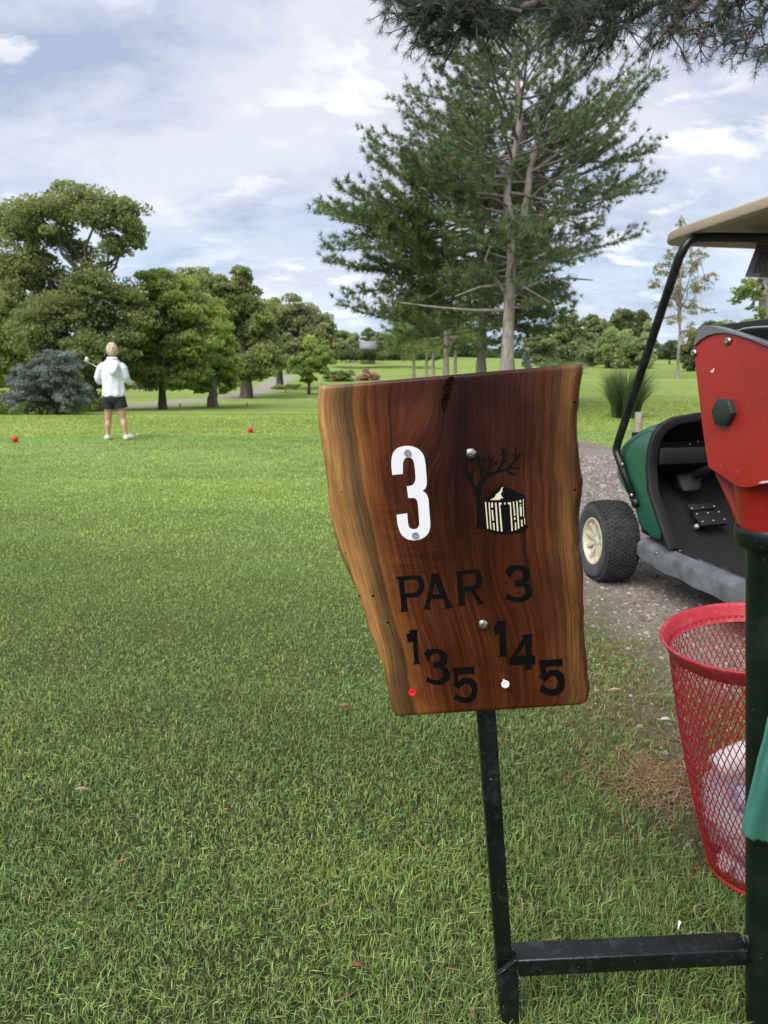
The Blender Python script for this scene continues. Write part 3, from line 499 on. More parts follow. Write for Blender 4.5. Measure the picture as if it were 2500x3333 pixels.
def pine(label,D,base,trunk,tw,ext,seed,nbr,tuftlen,c0,c1,extra_stem=None,bare=(),group=None,bark=None,tuft_step=.16,wd=.011,nper=11,elev=(-8,38),yr=None,hidden_up=0):
    """ext: rows (py, left px, right px) of the silhouette measured from the stem"""
    r=np.random.default_rng(seed); k=D/F; B=at(base[0],base[1],D); B[2]=gz(B[0],B[1])
    root=empty('pine_tree',B); tag(root,label,'tree',group)
    tp=np.array([B-np.array([0,0,.1])]+[at(x,y,D) for x,y in trunk]); zz=tp[:,2]
    R=tw*k*(.5-.43*np.clip((zz-zz[0])/(zz[-1]-zz[0]),0,1)**.62); R[0]*=1.15
    t2=np.linspace(0,len(tp)-1,len(tp)*4); tpi=np.stack([np.interp(t2,np.arange(len(tp)),tp[:,i]) for i in range(3)],-1); Ri=np.interp(t2,np.arange(len(tp)),R)
    Ri=Ri*(1+.05*r.normal(0,1,len(Ri))); br_=MB(); mb=MB(); mb.tube(tpi,Ri,12,cap=False)
    stems=[tpi]
    if extra_stem:
        es=np.array([at(x,y,D-.4*i/len(extra_stem)) for i,(x,y) in enumerate(extra_stem)]); mb.tube(es,np.linspace(tw*k*.26,tw*k*.08,len(es)),8,cap=False); stems.append(es)
    zs=np.array([at(1250,e[0],D)[2] for e in ext]); Lx=np.array([e[1]*k for e in ext]); Rx=np.array([e[2]*k for e in ext]); o=np.argsort(zs); zs,Lx,Rx=zs[o],Lx[o],Rx[o]
    P=[];Dr=[]
    for b in range(nbr):
        ztip=zs[0]+(zs[-1]-zs[0])*((b+r.random())/nbr); phi=r.random()*6.283; cx=math.cos(phi)
        ex=(np.interp(ztip,zs,Rx) if cx>0 else np.interp(ztip,zs,Lx)); oth=(np.interp(ztip,zs,Rx)+np.interp(ztip,zs,Lx))/2
        ln=ex*cx*cx+.85*oth*(1-cx*cx); ln*=(.80+.30*r.random()); 
        if ln<.15: continue
        if math.sin(phi)<-.35 and r.random()<.40: continue
        f=(ztip-zs[0])/(zs[-1]-zs[0]); el=math.radians(elev[0]+(elev[1]-elev[0])*f+r.normal(0,11)); zb=ztip-ln*math.tan(el)
        zb=max(min(zb,tpi[-1][2]-.1),tpi[3][2]); j=int(np.argmin(abs(tpi[:,2]-zb))); S=tpi[j]
        if len(stems)>1 and cx>.2 and stems[1][0][2]<zb<stems[1][-1][2] and r.random()<.5: j=int(np.argmin(abs(stems[1][:,2]-zb))); S=stems[1][j]
        T=np.array([S[0]+ln*cx,S[1]+ln*math.sin(phi),ztip]); n=9; t=np.linspace(0,1,n)[:,None]; W=S+(T-S)*t
        W[:,2]-=(np.sin(t[:,0]*math.pi)*.07*ln); W[1:]+=np.cumsum(r.normal(0,.012*ln,(n-1,3)),0)
        br_.tube(W,np.linspace(max(.010,tw*k*.085*(.4+ln/4)),.005,n),5,cap=False)
        nb=max(3,int(ln/.30)); side=1
        for q in range(nb):
            u=.22+.78*(q+r.random()*.7)/nb; u=min(u,.99); i=min(int(u*(n-1)),n-2); S2=W[i]+(W[i+1]-W[i])*(u*(n-1)-i); dirb=W[-1]-W[0]; dirb/=np.linalg.norm(dirb)
            side=-side; pr=np.cross(dirb,[0,0,1.]); pr/=np.linalg.norm(pr)+1e-9
            d2=dirb*.75+pr*side*r.uniform(.4,.95)+np.array([0,0,r.uniform(0,.5)]); d2/=np.linalg.norm(d2); l2=ln*.34*(1.15-u)*r.uniform(.7,1.3)+.18
            n2=5; W2=S2+d2*np.linspace(0,l2,n2)[:,None]; W2[:,2]+=np.linspace(0,1,n2)**2*l2*.15; W2[1:]+=r.normal(0,.03*l2,(n2-1,3))
            br_.tube(W2,np.linspace(.009,.003,n2),4,cap=False)
            m=max(2,int(l2/tuft_step)); us=np.linspace(.25,1,m)
            for v in us:
                i2=min(int(v*(n2-1)),n2-2); pt=W2[i2]+(W2[i2+1]-W2[i2])*(v*(n2-1)-i2)
                P.append(pt+r.normal(0,.03,3)); Dr.append(d2+np.array([0,0,.25]))
                if r.random()<.5:
                    d3=d2+r.normal(0,.6,3); d3/=np.linalg.norm(d3); P.append(pt+d3*r.uniform(.06,.16)); Dr.append(d3)
        for v in np.linspace(.45,1,max(3,int(ln*.55/tuft_step))):
            i=min(int(v*(n-1)),n-2); P.append(W[i]+(W[i+1]-W[i])*(v*(n-1)-i)); Dr.append(dirb+np.array([0,0,.2]))
    for bl in bare:
        W=np.array([at(x,y,D+dd) for x,y,dd in bl]); n=len(W); mb.tube(W,np.linspace(tw*k*.09,tw*k*.03,n),6,cap=False)
    V,Fc,C=tufts_mesh(np.array(P),np.array(Dr),tuftlen,wd,nper,c0,c1,seed)
    if tw<35: mb.add(np.vstack(br_.V),[f for v in br_.F.values() for f in v])
    mb.build('trunk',bark or M_barkp,root,smooth=True)
    if tw>=35: br_.build('branches',M_bark,root,smooth=True)
    mesh_np('crown',V,Fc,M_needle,root,cols=C)
    return root
NC0,NC1=(.060,.095,.045),(.22,.29,.13)
pine('tall pine with a grey forked trunk standing right behind the wooden sign',15,(1648,1350),[(1652,1150),(1658,980),(1665,850),(1668,760),(1650,640),(1655,570),(1675,500),(1690,420),(1690,320),(1680,240),(1670,160),(1668,60),(1668,-60)],60,
 [(-80,150,150),(60,230,260),(150,330,330),(200,340,430),(280,370,370),(350,420,380),(450,400,390),(540,300,420),(620,300,400),(700,260,290),(770,250,440),(830,240,240),(900,150,250),(960,60,320),(1000,20,140)],21,150,.11,NC0,NC1,tuft_step=.075,nper=20,wd=.0115,
 extra_stem=[(1672,790),(1700,735),(1715,660),(1725,560),(1745,480),(1752,430),(1748,360)],
 bare=[[(1648,960,0),(1610,900,-.3),(1580,845,-.5),(1600,790,-.6)],[(1650,925,0),(1560,935,-.4),(1480,965,-.8)],[(1645,1010,0),(1540,1010,-.3),(1420,1000,-.6),(1300,985,-.9)],[(1690,945,0),(1760,915,.2),(1850,905,.3),(1930,912,.5)],[(1660,900,0),(1700,930,-.4),(1790,985,-.8)]])
pine('darker pine with a brown trunk, just left of the grey forked one',18.5,(1568,1330),[(1566,1180),(1570,1050),(1568,930),(1565,800),(1570,700),(1575,600),(1580,500),(1585,400),(1585,310)],44,
 [(320,60,60),(400,300,160),(480,370,180),(560,380,200),(610,500,200),(680,470,180),(760,470,200),(830,450,200),(880,440,220),(940,460,260),(1000,430,300),(1050,390,240),(1100,300,170),(1140,180,110)],22,165,.16,(.055,.090,.032),(.21,.28,.10),bark=M_bark,tuft_step=.13,nper=20,wd=.018,elev=(-14,25))
for i,(lb,D,x,tw,top,spread,lo) in enumerate([('pine with a thick pale trunk, third of the row behind the sign',27,1452,30,760,165,1170),('thin grey pine trunk squeezed between the thick pale trunk and the brown one',31,1482,17,800,130,1165),('pine in the row behind the sign, slim trunk left of the thick pale one',38,1410,16,850,125,1175),('pine in the row behind the sign, second slim trunk from the left',46,1388,15,900,110,1180),('leftmost and farthest pine of the row behind the sign',54,1347,13,930,105,1190)]):
    pine(lb,D,(x,1290-D*1.2),[(x,1190),(x+2,1080),(x+3,960),(x+4,top)],tw,[(top+10,20,20),(top+90,spread*.55,spread*.5),(top+190,spread*.9,spread*.8),(lo-90,spread,spread),(lo-20,spread*.6,spread*.6)],30+i,46,.17+.003*D,(.085,.14,.038),(.26,.34,.11),group='pine row behind the sign',bark=M_barkp,tuft_step=.22,wd=.034,nper=13,elev=(-15,10))
# overhanging branch close to the camera
def over_branch():
    r=np.random.default_rng(3); root=empty('pine_tree',tuple(at(2300,-250,4.4))); tag(root,'overhanging pine branches with long dark needles across the top of the picture','tree')
    Ls=[([(2250,-260),(2050,-60),(1882,0),(1749,39),(1670,74),(1576,88),(1498,82),(1435,67),(1330,80)],.030,3.7),
        ([(2300,-120),(2109,8),(2023,24),(1944,31),(1850,47),(1740,60)],.020,3.9),
        ([(2420,-120),(2250,-4),(2140,39),(2062,86),(1984,118),(1905,110),(1840,95)],.014,3.6),
        ([(2420,-100),(2313,0),(2242,63),(2187,110),(2152,160)],.028,3.5),
        ([(2550,-80),(2422,8),(2360,70),(2297,118),(2242,141)],.010,3.4),
        ([(2560,-90),(2500,47),(2470,110),(2438,157),(2382,175)],.007,3.3),
        ([(1900,-90),(1639,8),(1513,24),(1396,47),(1265,25)],.018,3.8),
        ([(1900,-120),(1700,-60),(1500,-40),(1330,0),(1262,10)],.016,4.0),
        ([(1700,60),(1600,110),(1500,135),(1430,150)],.010,3.75),
        ([(2560,120),(2520,170),(2488,215)],.006,3.3),
        ([(1700,70),(1560,40),(1440,20),(1330,60)],.010,3.6),
        ([(2100,20),(1980,70),(1880,90),(1800,100)],.010,3.65),
        ([(2500,-60),(2440,20),(2400,50),(2340,50)],.007,3.6),
        ([(2300,-40),(2240,10),(2210,60)],.007,3.7)]
    mb=MB(); P=[];Dr=[]
    for li,(pts,r0,Y) in enumerate(Ls):
        W=np.array([at(x,y-30,Y+r.normal(0,.06)) for x,y in pts]); n=len(W); tt=np.linspace(0,n-1,n*4); Wi=np.stack([np.interp(tt,np.arange(n),W[:,i]) for i in range(3)],-1); Wi[1:]+=r.normal(0,.006,(len(Wi)-1,3))
        mb.tube(Wi,np.linspace(r0,max(.004,r0*.25),len(Wi)),7,cap=False)
        sparse=li in (4,5,9,12,13); bareb=li==3
        N_=int(len(Wi)*(1.5 if sparse else 2.1)) if not bareb else 26
        for q in range(N_):
            u=(.12+.88*r.random())*(len(Wi)-2); i=int(u); S=Wi[i]; t=Wi[i+1]-Wi[i]; t/=np.linalg.norm(t)
            d=t*r.uniform(.3,.9)+r.normal(0,.55,3)*np.array([1,1,.7])+np.array([0,0,-.03]); d/=np.linalg.norm(d); l=r.uniform(.06,.19)*(.75 if sparse or bareb else 1)
            W2=S+d*np.linspace(0,l,5)[:,None]; W2[1:]+=r.normal(0,.008,(4,3)); mb.tube(W2,np.linspace(.0045,.0022,5),4,cap=False)
            for v in ((1.0,) if sparse or bareb else (.55,.8,1.0)):
                P.append(S+d*l*v); Dr.append(d)
            for c in range(2 if not sparse else 1):
                d3=d+r.normal(0,.5,3); d3/=np.linalg.norm(d3); e=W2[3]+d3*r.uniform(.05,.11); mb.tube([W2[3],(W2[3]+e)/2+r.normal(0,.004,3),e],[.0028,.0024,.0018],4,cap=False); P.append(e); Dr.append(d3)
        P.append(Wi[-1]); Dr.append(Wi[-1]-Wi[-3])
    Dr=np.array(Dr); Dr/=np.linalg.norm(Dr,axis=1)[:,None]
    V,Fc,C=tufts_mesh(np.array(P),Dr*.55,.045,.0017,30,(.028,.048,.032),(.10,.14,.095),5,spread=.55)
    mb.build('branch',M_barkd,root,smooth=True); mesh_np('needles',V,Fc,M_needle,root,cols=C)
over_branch()
# ---------------------------------------------------------------- ornamental grass clumps
def clump(label,px,py,D,wpx,hpx,n,wd,seed,c0,c1):
    r=np.random.default_rng(seed); k=D/F; B=at(px,py,D); B[2]=gz(B[0],B[1]); Vs=[]
    a=r.random(n)*6.283; rb=r.random(n)**.5*wpx*k*.22; sp=r.random(n)**.8*wpx*k*.42; h=hpx*k*(.55+.5*r.random(n))
    base=B+np.stack([np.cos(a)*rb,np.sin(a)*rb,0*a],-1); d=np.stack([np.cos(a),np.sin(a),0*a],-1); s=np.stack([-np.sin(a*2.3),np.cos(a*2.3),0*a],-1)*wd
    ps=[base+d*(sp*t**2)[:,None]+np.array([0,0,1.])*(h*(t-.18*t**3*sp/(wpx*k*.42)))[:,None] for t in (0,.35,.7,1.)]
    V=np.stack([ps[0]-s,ps[0]+s,ps[1]+s*.8,ps[1]-s*.8,ps[2]+s*.6,ps[2]-s*.6,ps[3]],1); i=np.arange(n)[:,None]*7
    c=np.array(c0)+(np.array(c1)-np.array(c0))*r.random((n,1)); C=np.repeat(c[:,None],7,1); C[:,4:]*=1.3
    o=mesh_np('grass_clump',V.reshape(-1,3),[np.vstack([i+np.array([[0,1,2,3]]),i+np.array([[3,2,4,5]])]),i+np.array([[5,4,6]])],M_grass,cols=C.reshape(-1,3)); tag(o,label,'grass clump')
clump('tall fountain of ornamental grass standing behind the stub post',2035,1348,15.5,190,180,1500,.006,1,(.055,.095,.035),(.15,.21,.085))
clump('low pale ornamental grass across the meadow, above the sign corner',1830,1200,44,190,42,1200,.022,2,(.09,.14,.06),(.19,.25,.12))
# ---------------------------------------------------------------- far house, flag, small things
def house():
    D=150; A=at(1174,1168,D); Bp=at(1220,1168,D); x0,x1=A[0],Bp[0]; z0=gz(x0,D)-.2; ez=at(1200,1136,D)[2]; rz=at(1200,1110,D)[2]
    root=empty('house',((x0+x1)/2,D,z0)); tag(root,'small house far off with a pale grey roof among the trees','house')
    mw=mat('house_wall',(.20,.17,.14),.8,col2=(.16,.14,.12)); mr=mat('house_roof',(.26,.27,.30),.7,col2=(.21,.215,.24),scale=2)
    wall=MB(); wall.box(((x0+x1)/2,D+3,(z0+ez)/2),((x1-x0)/2,0,0),(0,2.6,0),(0,0,(ez-z0)/2)); wl=wall.build('wall',mw,root)
    rf=MB(); e=.25; rf.prism([(x0-e,D,ez-.02),(x0-e,D+6,ez-.02),(x0-e,D+3,rz)],(x1-x0+2*e,0,0)); rf.build('roof',mr,root)
    wi=MB(); wi.box(((x0+x1)/2,D+.38,(z0+ez)/2+.2),(.5,0,0),(0,.03,0),(0,0,.5)); wi.build('window',mat('house_window',(.05,.06,.07),.1),root)
house()
def flag():
    Bp=ghit(1083,1262); D=Bp[1]; root=empty('golf_flag',Bp); tag(root,'tiny red pin flag on the distant green','golf flag')
    T=at(1083,1222,D); MB().tube([Bp,T],[.012,.012],6).build('pole',M_white,root)
    k=D/F; g=[[np.array([T[0]+u*11*k,D-.04*math.sin(u*5),T[2]-v*12*k-.02*u]) for u in np.linspace(0,1,6)] for v in np.linspace(0,1,4)]; MB().grid(g).build('flag',mat('flag_red',(.6,.03,.03),.6),root,smooth=True,solid=.006)
flag()
M_tm=mat('tee_marker_red',(.62,.015,.02),.4)
def tee_marker(px,py,label):
    P=ghit(px,py); root=empty('tee_marker',P); tag(root,label,'tee marker','red tee markers on the lawn'); 
    MB().lathe([(.030,0),(.044,.010),(.050,.035),(.048,.062),(.036,.082),(.012,.090)],P+np.array([0,0,.012]),seg=20).build('cap',M_tm,root,smooth=True)
    MB().lathe([(.008,-.05),(.008,.02)],P,seg=8).build('spike',M_chrome,root)
tee_marker(50,1440,'round red tee marker on the lawn left of the golfer'); tee_marker(815,1409,'round red tee marker on the lawn right of the golfer')
for px,py,lb in ((587,1327,'short dark stake at the lawn edge nearer the golfer'),(805,1325,'short dark stake at the lawn edge nearer the wooden sign')):
    P=ghit(px,py); o=MB().lathe([(.022,-.05),(.022,.15),(.03,.155),(.03,.185),(.012,.195)],P,seg=12).build('lawn_stake',M_barkd); tag(o,lb,'stake','dark stakes along the lawn edge')
P=ghit(447,1421); o=MB().lathe([(.0213*math.sin(a),-.0213*math.cos(a)) for a in np.linspace(.05,3.09,10)],P+np.array([0,0,.035]),seg=14).build('golf_ball',M_white,smooth=True); tag(o,'white golf ball lying on the lawn beside the golfer','golf ball')
def stub():
    D=11.5; T=at(2080,1342,D); z=gz(T[0],D); root=MB(); r=.062
    root.lathe([(r*1.05,z-.1),(r*1.02,z+.1),(r,(z+T[2])/2),(r*.97,T[2]-.012),(r*.9,T[2])],(T[0],D,0),seg=18)
    o=root.build('wooden_post',mat('weathered_post',(.26,.21,.17),.85,col2=(.38,.33,.28),scale=14,bump=.6,bscale=30,stretch=(3,3,.4)),smooth=True,auto=40); tag(o,'weathered grey wooden stub post behind the cart hood','post')
stub()

# ================================================================ wooden tee sign
YB=1.130
root_sign=empty('tee_sign',ghit(1668,3370)); tag(root_sign,'live edge walnut board reading PAR 3 on a dark steel post with a crossbar','tee sign')
def catmull(pts,closed=True,sub=5,corner=48):
    P=[np.array(p,float) for p in pts]; n=len(P); cor=[]
    for i in range(n):
        a=P[i]-P[i-1]; b=P[(i+1)%n]-P[i]; an=math.degrees(math.acos(max(-1,min(1,(a@b)/(np.linalg.norm(a)*np.linalg.norm(b)+1e-9))))); cor.append(an>corner)
    out=[]
    for i in range(n):
        p0,p1,p2,p3=P[i-1],P[i],P[(i+1)%n],P[(i+2)%n]
        if cor[i]: p0=2*p1-p2
        if cor[(i+1)%n]: p3=2*p2-p1
        if cor[i] and cor[(i+1)%n]: out.append(p1); continue
        for s in range(sub):
            t=s/sub; out.append(.5*((2*p1)+(-p0+p2)*t+(2*p0-5*p1+4*p2-p3)*t*t+(-p0+3*p1-3*p2+p3)*t**3))
    return out
def plate(name,loops,tr,Yf,thick,mat_,parent,smooth=True,label=None,bevel=0,proj=None):
    """a flat cut-out: loops in tracing units, tr -> photo point, front face at depth Yf"""
    cu=bpy.data.curves.new(name,'CURVE'); cu.dimensions='2D'; cu.fill_mode='BOTH'; cu.extrude=.5
    for lp in loops:
        q=catmull(lp) if smooth else lp
        sp=cu.splines.new('POLY'); sp.points.add(len(q)-1)
        for i,p in enumerate(q): sp.points[i].co=(p[0]*.01,-p[1]*.01,0,1)
        sp.use_cyclic_u=True
    ob=bpy.data.objects.new(name,cu); SC.collection.objects.link(ob); dg=bpy.context.evaluated_depsgraph_get(); dg.update()
    me=bpy.data.meshes.new_from_object(ob.evaluated_get(dg)); bpy.data.objects.remove(ob); bpy.data.curves.remove(cu)
    off=np.zeros(3); q=parent
    while q is not None: off+=np.array(q.location); q=q.parent
    for v in me.vertices:
        px,py=tr(v.co.x*100,-v.co.y*100); front=v.co.z>0
        if proj: P=proj(px,py,front)
        else:
            P=at(px,py,Yf)
            if not front: P=P+np.array([0,thick,0])
        v.co=Vector(P-off)
    bm=bmesh.new(); bm.from_mesh(me); bmesh.ops.remove_doubles(bm,verts=bm.verts,dist=1e-6); bmesh.ops.recalc_face_normals(bm,faces=bm.faces); bm.to_mesh(me); bm.free()
    me.materials.clear(); me.materials.append(mat_); o=bpy.data.objects.new(name,me); link(o,parent)
    if bevel: m=o.modifiers.new('bevel','BEVEL'); m.width=bevel; m.segments=2; m.limit_method='ANGLE'; m.angle_limit=math.radians(40)
    if label: o['label']=label
    return o
def R1(x,y): return 1000+x/1.746,1150+y/1.746
def R2(x,y): return 1230+x/2.304,1780+y/2.304
def R3(x,y): return 1230+x/3.016,1420+y/3.016
def board():
    Lp=[(62,190),(57,260),(58,330),(64,410),(72,490),(84,570),(97,650),(109,740),(122,850),(135,940),(150,1030),(172,1110),(200,1190),(230,1255),(262,1320),(300,1420),(330,1510),(352,1590),(380,1660),(408,1730),(432,1810),(448,1880),(463,1960),(478,2020),(494,2068)]
    Rp=[(1577,62),(1575,120),(1566,180),(1560,240),(1553,320),(1549,400),(1550,480),(1552,540),(1558,610),(1568,670),(1577,740),(1574,800),(1566,870),(1560,950),(1559,1020),(1561,1100),(1570,1170),(1577,1250),(1579,1350),(1583,1450),(1588,1550),(1590,1640),(1598,1740),(1606,1840),(1613,1910),(1612,1950),(1600,1978),(1566,2000)]
    Lp=np.array([R1(*p) for p in Lp]); Rp=np.array([R1(*p) for p in Rp]); nt_,nu=200,150
    r=np.random.default_rng(4)
    def samp(P,t):
        y=P[0,1]+(P[-1,1]-P[0,1])*t; return np.stack([np.interp(y,P[:,1],P[:,0]),y],-1)
    t=np.linspace(0,1,nt_); Lq,Rq=samp(Lp,t),samp(Rp,t)
    def wob(t,s,a):
        rr=np.random.default_rng(s); return sum(a/(k+1)*np.sin(t*(20+31*k)+rr.uniform(0,6)) for k in range(6))
    Lq[:,0]+=wob(t,1,1.0); Rq[:,0]+=wob(t,2,1.6)
    u=np.linspace(0,1,nu); u=.5-.5*np.cos(u*math.pi)*(1-.35*np.sin(u*math.pi)**2); u=(u-u[0])/(u[-1]-u[0])
    def sheet(Y0,sgn):
        G=np.zeros((nt_,nu,3))
        for i in range(nt_):
            for j in range(nu):
                p=Lq[i]+(Rq[i]-Lq[i])*u[j]
                el=.0115*max(0,1-u[j]/.022)**2; er=.013*max(0,1-(1-u[j])/(.030+.012*math.sin(t[i]*17)))**2; et=.003*(max(0,1-t[i]/.008)**2+max(0,1-(1-t[i])/.010)**2)
                G[i,j]=at(p[0],p[1],YB)+np.array([0,(Y0-YB)+sgn*(el+er+et),0])
        return G
    th=.034; GF=sheet(YB,1); GB=sheet(YB+th,-1)
    # grain coordinate: follows the live edges, bends round the crotch at the top and a knot low on the right
    Tm,Um=np.meshgrid(t,u,indexing='ij')
    sh=Um.copy()
    sh+=-.11*np.exp(-((Tm-.02)/.22)**2)*np.exp(-((Um-.44)/.10)**2)+.05*np.exp(-((Tm-.3)/.16)**2-((Um-.36)/.12)**2)
    sh+=.030*np.exp(-((Tm-.62)/.10)**2-((Um-.63)/.06)**2)-.022*np.exp(-((Tm-.93)/.10)**2-((Um-.62)/.09)**2)
    sh+=.010*np.sin(Tm*9+Um*5)+.006*np.sin(Tm*21+1)
    sh+=np.clip(.28-Um,0,1)*.35*np.clip(Tm-.55,0,1)
    idx=np.arange(nt_*nu).reshape(nt_,nu); q=np.stack([idx[:-1,:-1],idx[1:,:-1],idx[1:,1:],idx[:-1,1:]],-1).reshape(-1,4); N_=nt_*nu
    ring=np.concatenate([idx[0,:],idx[1:,-1],idx[-1,-2::-1],idx[-2:0:-1,0]]); rn=np.roll(ring,-1)
    side=np.stack([ring,rn,rn+N_,ring+N_],-1); back=(q[:,::-1]+N_)
    V=np.vstack([GF.reshape(-1,3),GB.reshape(-1,3)]); uvc=np.stack([sh.ravel(),Tm.ravel()],-1); uvb=np.vstack([uvc,uvc+[0,.05]])
    o=mesh_np('board',V,[np.vstack([q,side,back])],M_wood,root_sign,uv=uvb,smooth=True); o.data.set_sharp_from_angle(angle=math.radians(40)); return o
BOARD=board(); BOARD['label']='thick walnut slab with pale sapwood along its curved left edge'
YL=YB-.0006
def glyph(name,loops,tr=R2,k=0,m=None,th=.0005,**kw): return plate(name,loops,tr,YL-.00002*k,th,m or M_letter,BOARD,**kw)
glyph('letter',[[(135,228),(165,222),(300,213),(328,232),(343,262),(345,300),(336,340),(310,368),(280,376),(218,380),(220,440),(228,484),(166,490),(175,468),(162,300),(152,245)],[(196,251),(280,243),(300,258),(308,290),(302,322),(280,340),(205,349)]])
glyph('letter',[[(390,204),(465,197),(460,216),(547,432),(570,457),(495,464),(506,442),(488,387),(397,393),(388,440),(397,467),(331,472),(350,450),(402,226)],[(426,262),(464,355),(408,359)]])
glyph('letter',[[(575,186),(600,183),(740,170),(770,193),(783,235),(778,278),(757,310),(725,325),(788,412),(810,427),(742,434),(748,415),(690,328),(652,332),(650,420),(660,440),(595,446),(605,425),(590,212)],[(634,206),(715,199),(734,212),(742,245),(730,278),(705,292),(640,298)]])
three=[(953,183),(985,150),(1035,136),(1090,142),(1128,172),(1140,215),(1130,250),(1112,268),(1142,292),(1155,330),(1145,375),(1110,403),(1060,415),(1010,408),(975,393),(957,396),(972,345),(1005,366),(1050,378),(1085,370),(1105,340),(1100,308),(1075,290),(1030,302),(1028,250),(1070,243),(1090,222),(1086,193),(1060,174),(1030,178),(1005,200),(992,238)]
glyph('numeral',[three])
glyph('numeral',[[(232,628),(298,616),(294,640),(308,860),(326,878),(264,881),(274,860),(262,712),(222,718),(215,652),(240,645)]],smooth=False)
glyph('numeral',[[(345,800),(375,772),(425,765),(480,775),(515,805),(523,845),(510,878),(496,893),(530,925),(540,965),(528,1003),(490,1028),(440,1033),(400,1025),(380,1015),(360,1020),(370,975),(400,990),(440,1000),(475,985),(490,955),(480,922),(455,905),(415,908),(412,868),(450,862),(472,840),(466,812),(440,798),(410,803),(390,830),(378,862)]],k=1)
five=[(556,912),(600,906),(705,900),(722,894),(724,966),(705,952),(601,958),(603,1010),(640,987),(690,985),(733,1010),(748,1060),(740,1115),(712,1155),(668,1170),(622,1165),(595,1150),(568,1145),(585,1093),(612,1117),(650,1130),(685,1120),(703,1088),(698,1050),(675,1030),(642,1032),(608,1065),(560,1035),(574,1010),(568,940)]
glyph('numeral',[five],k=2)
glyph('numeral',[[(890,562),(960,553),(955,575),(965,805),(976,822),(903,826),(915,805),(910,650),(874,660),(872,588),(896,582)]],smooth=False,k=1)
glyph('numeral',[[(1080,660),(1160,655),(1154,675),(1150,812),(1168,812),(1182,822),(1180,886),(1152,882),(1153,905),(1163,920),(1098,922),(1106,905),(1104,885),(988,888),(985,850),(1092,680)],[(1105,722),(1108,814),(1045,818)]],smooth=False,k=2)
glyph('numeral',[[(1207,850),(1250,846),(1350,842),(1368,838),(1380,829),(1384,902),(1365,888),(1253,894),(1257,945),(1295,922),(1345,922),(1385,948),(1400,1000),(1392,1058),(1360,1096),(1312,1110),(1270,1103),(1240,1088),(1210,1085),(1232,1030),(1262,1056),(1302,1068),(1338,1054),(1352,1015),(1345,985),(1322,966),(1290,968),(1255,1005),(1207,972),(1222,950),(1215,880)]],k=3)
glyph('number_plate',[[(142,380),(134,310),(133,240),(147,170),(190,118),(265,96),(340,100),(405,132),(448,185),(466,260),(474,350),(480,430),(477,485),(463,515),(438,536),(472,562),(496,615),(504,720),(515,860),(503,935),(470,980),(420,1010),(355,1022),(290,1010),(238,972),(210,920),(195,870),(184,772),(288,757),(298,860),(315,900),(345,912),(380,908),(402,880),(406,838),(395,690),(385,635),(362,608),(298,606),(284,492),(325,485),(352,468),(369,425),(366,350),(355,262),(332,218),(295,208),(262,220),(247,262),(245,370)]],tr=R3,k=0,m=M_white,th=.0022,bevel=.0004,label='tall white figure 3 held by two screws')
BOARD.children[-1].location.y-=.0014
# painted emblem: bare tree beside a slatted round crib
emb=plate('emblem',[[(938,916),(968,885),(975,780),(962,640),(940,520),(905,450),(890,402),(918,398),(935,450),(968,490),(990,450),(1003,400),(1035,396),(1060,392),(1040,440),(1022,490),(1018,560),(1024,640),(1045,780),(1055,870),(1080,908),(1035,905),(1010,912),(985,905)]],R3,YL,.0004,M_letter,BOARD,label='black bare tree and slatted round hut painted on the board')
def stroke_loops(pts,w0,w1):
    P=[np.array(p,float) for p in pts]; l=[];rr=[]; n=len(P)
    Q=[]; 
    for i in range(n-1):
        for s in range(4): Q.append(P[i]+(P[i+1]-P[i])*s/4)
    Q.append(P[-1]); 
    for _ in range(2): Q=[Q[0]]+[(Q[i-1]+2*Q[i]+Q[i+1])/4 for i in range(1,len(Q)-1)]+[Q[-1]]
    n=len(Q)
    for i in range(n):
        t=Q[min(i+1,n-1)]-Q[max(i-1,0)]; t/=np.linalg.norm(t); nn=np.array([-t[1],t[0]]); w_=(w0+(w1-w0)*i/(n-1))/2; l.append(Q[i]+nn*w_); rr.append(Q[i]-nn*w_)
    t=Q[-1]-Q[-2]; t/=np.linalg.norm(t)
    return [tuple(p) for p in l]+[tuple(Q[-1]+t*w1*.5)]+[tuple(p) for p in rr[::-1]]
ST=[([(905,440),(885,350),(860,300),(812,280)],30,13),([(862,305),(880,288),(886,240)],17,11),([(838,285),(824,262)],14,8),([(903,425),(870,396),(830,387)],17,8),([(915,425),(922,365),(948,308)],20,11),([(930,345),(958,324)],11,6),
([(1018,430),(1020,340),(1000,270),(995,188)],32,13),([(1010,305),(960,280),(925,225)],18,10),([(1000,268),(972,215),(962,188)],15,8),([(1025,350),(1036,270),(1045,218)],19,10),([(1031,255),(1023,216)],12,9),
([(1030,425),(1095,372),(1180,343),(1280,318),(1380,310)],34,12),([(1068,382),(1100,300),(1112,250),(1090,192)],24,10),([(1112,255),(1130,215),(1133,188)],14,8),([(1103,292),(1150,262),(1180,233)],15,9),([(1140,270),(1178,262)],10,7),
([(1175,345),(1215,270),(1235,190),(1215,108)],24,11),([(1233,195),(1246,118)],13,9),([(1235,200),(1272,166)],13,8),([(1217,195),(1190,163)],12,8),([(1218,268),(1272,222)],13,8),([(1203,292),(1238,288)],11,7),
([(1280,318),(1340,240),(1380,192),(1430,168)],21,9),([(1352,225),(1350,98)],15,11),([(1345,200),(1316,166)],12,8),([(1368,205),(1398,160)],12,8),([(1270,345),(1310,358),(1345,382)],18,12),([(1305,366),(1347,362)],12,7)]
mb_loops=[]
for k,(p,a,b) in enumerate(ST):
    o=plate('stroke',[stroke_loops(p,a,b)],R3,YL-.00003*(k+1),.0004,M_letter,BOARD,smooth=False); mb_loops.append(o)
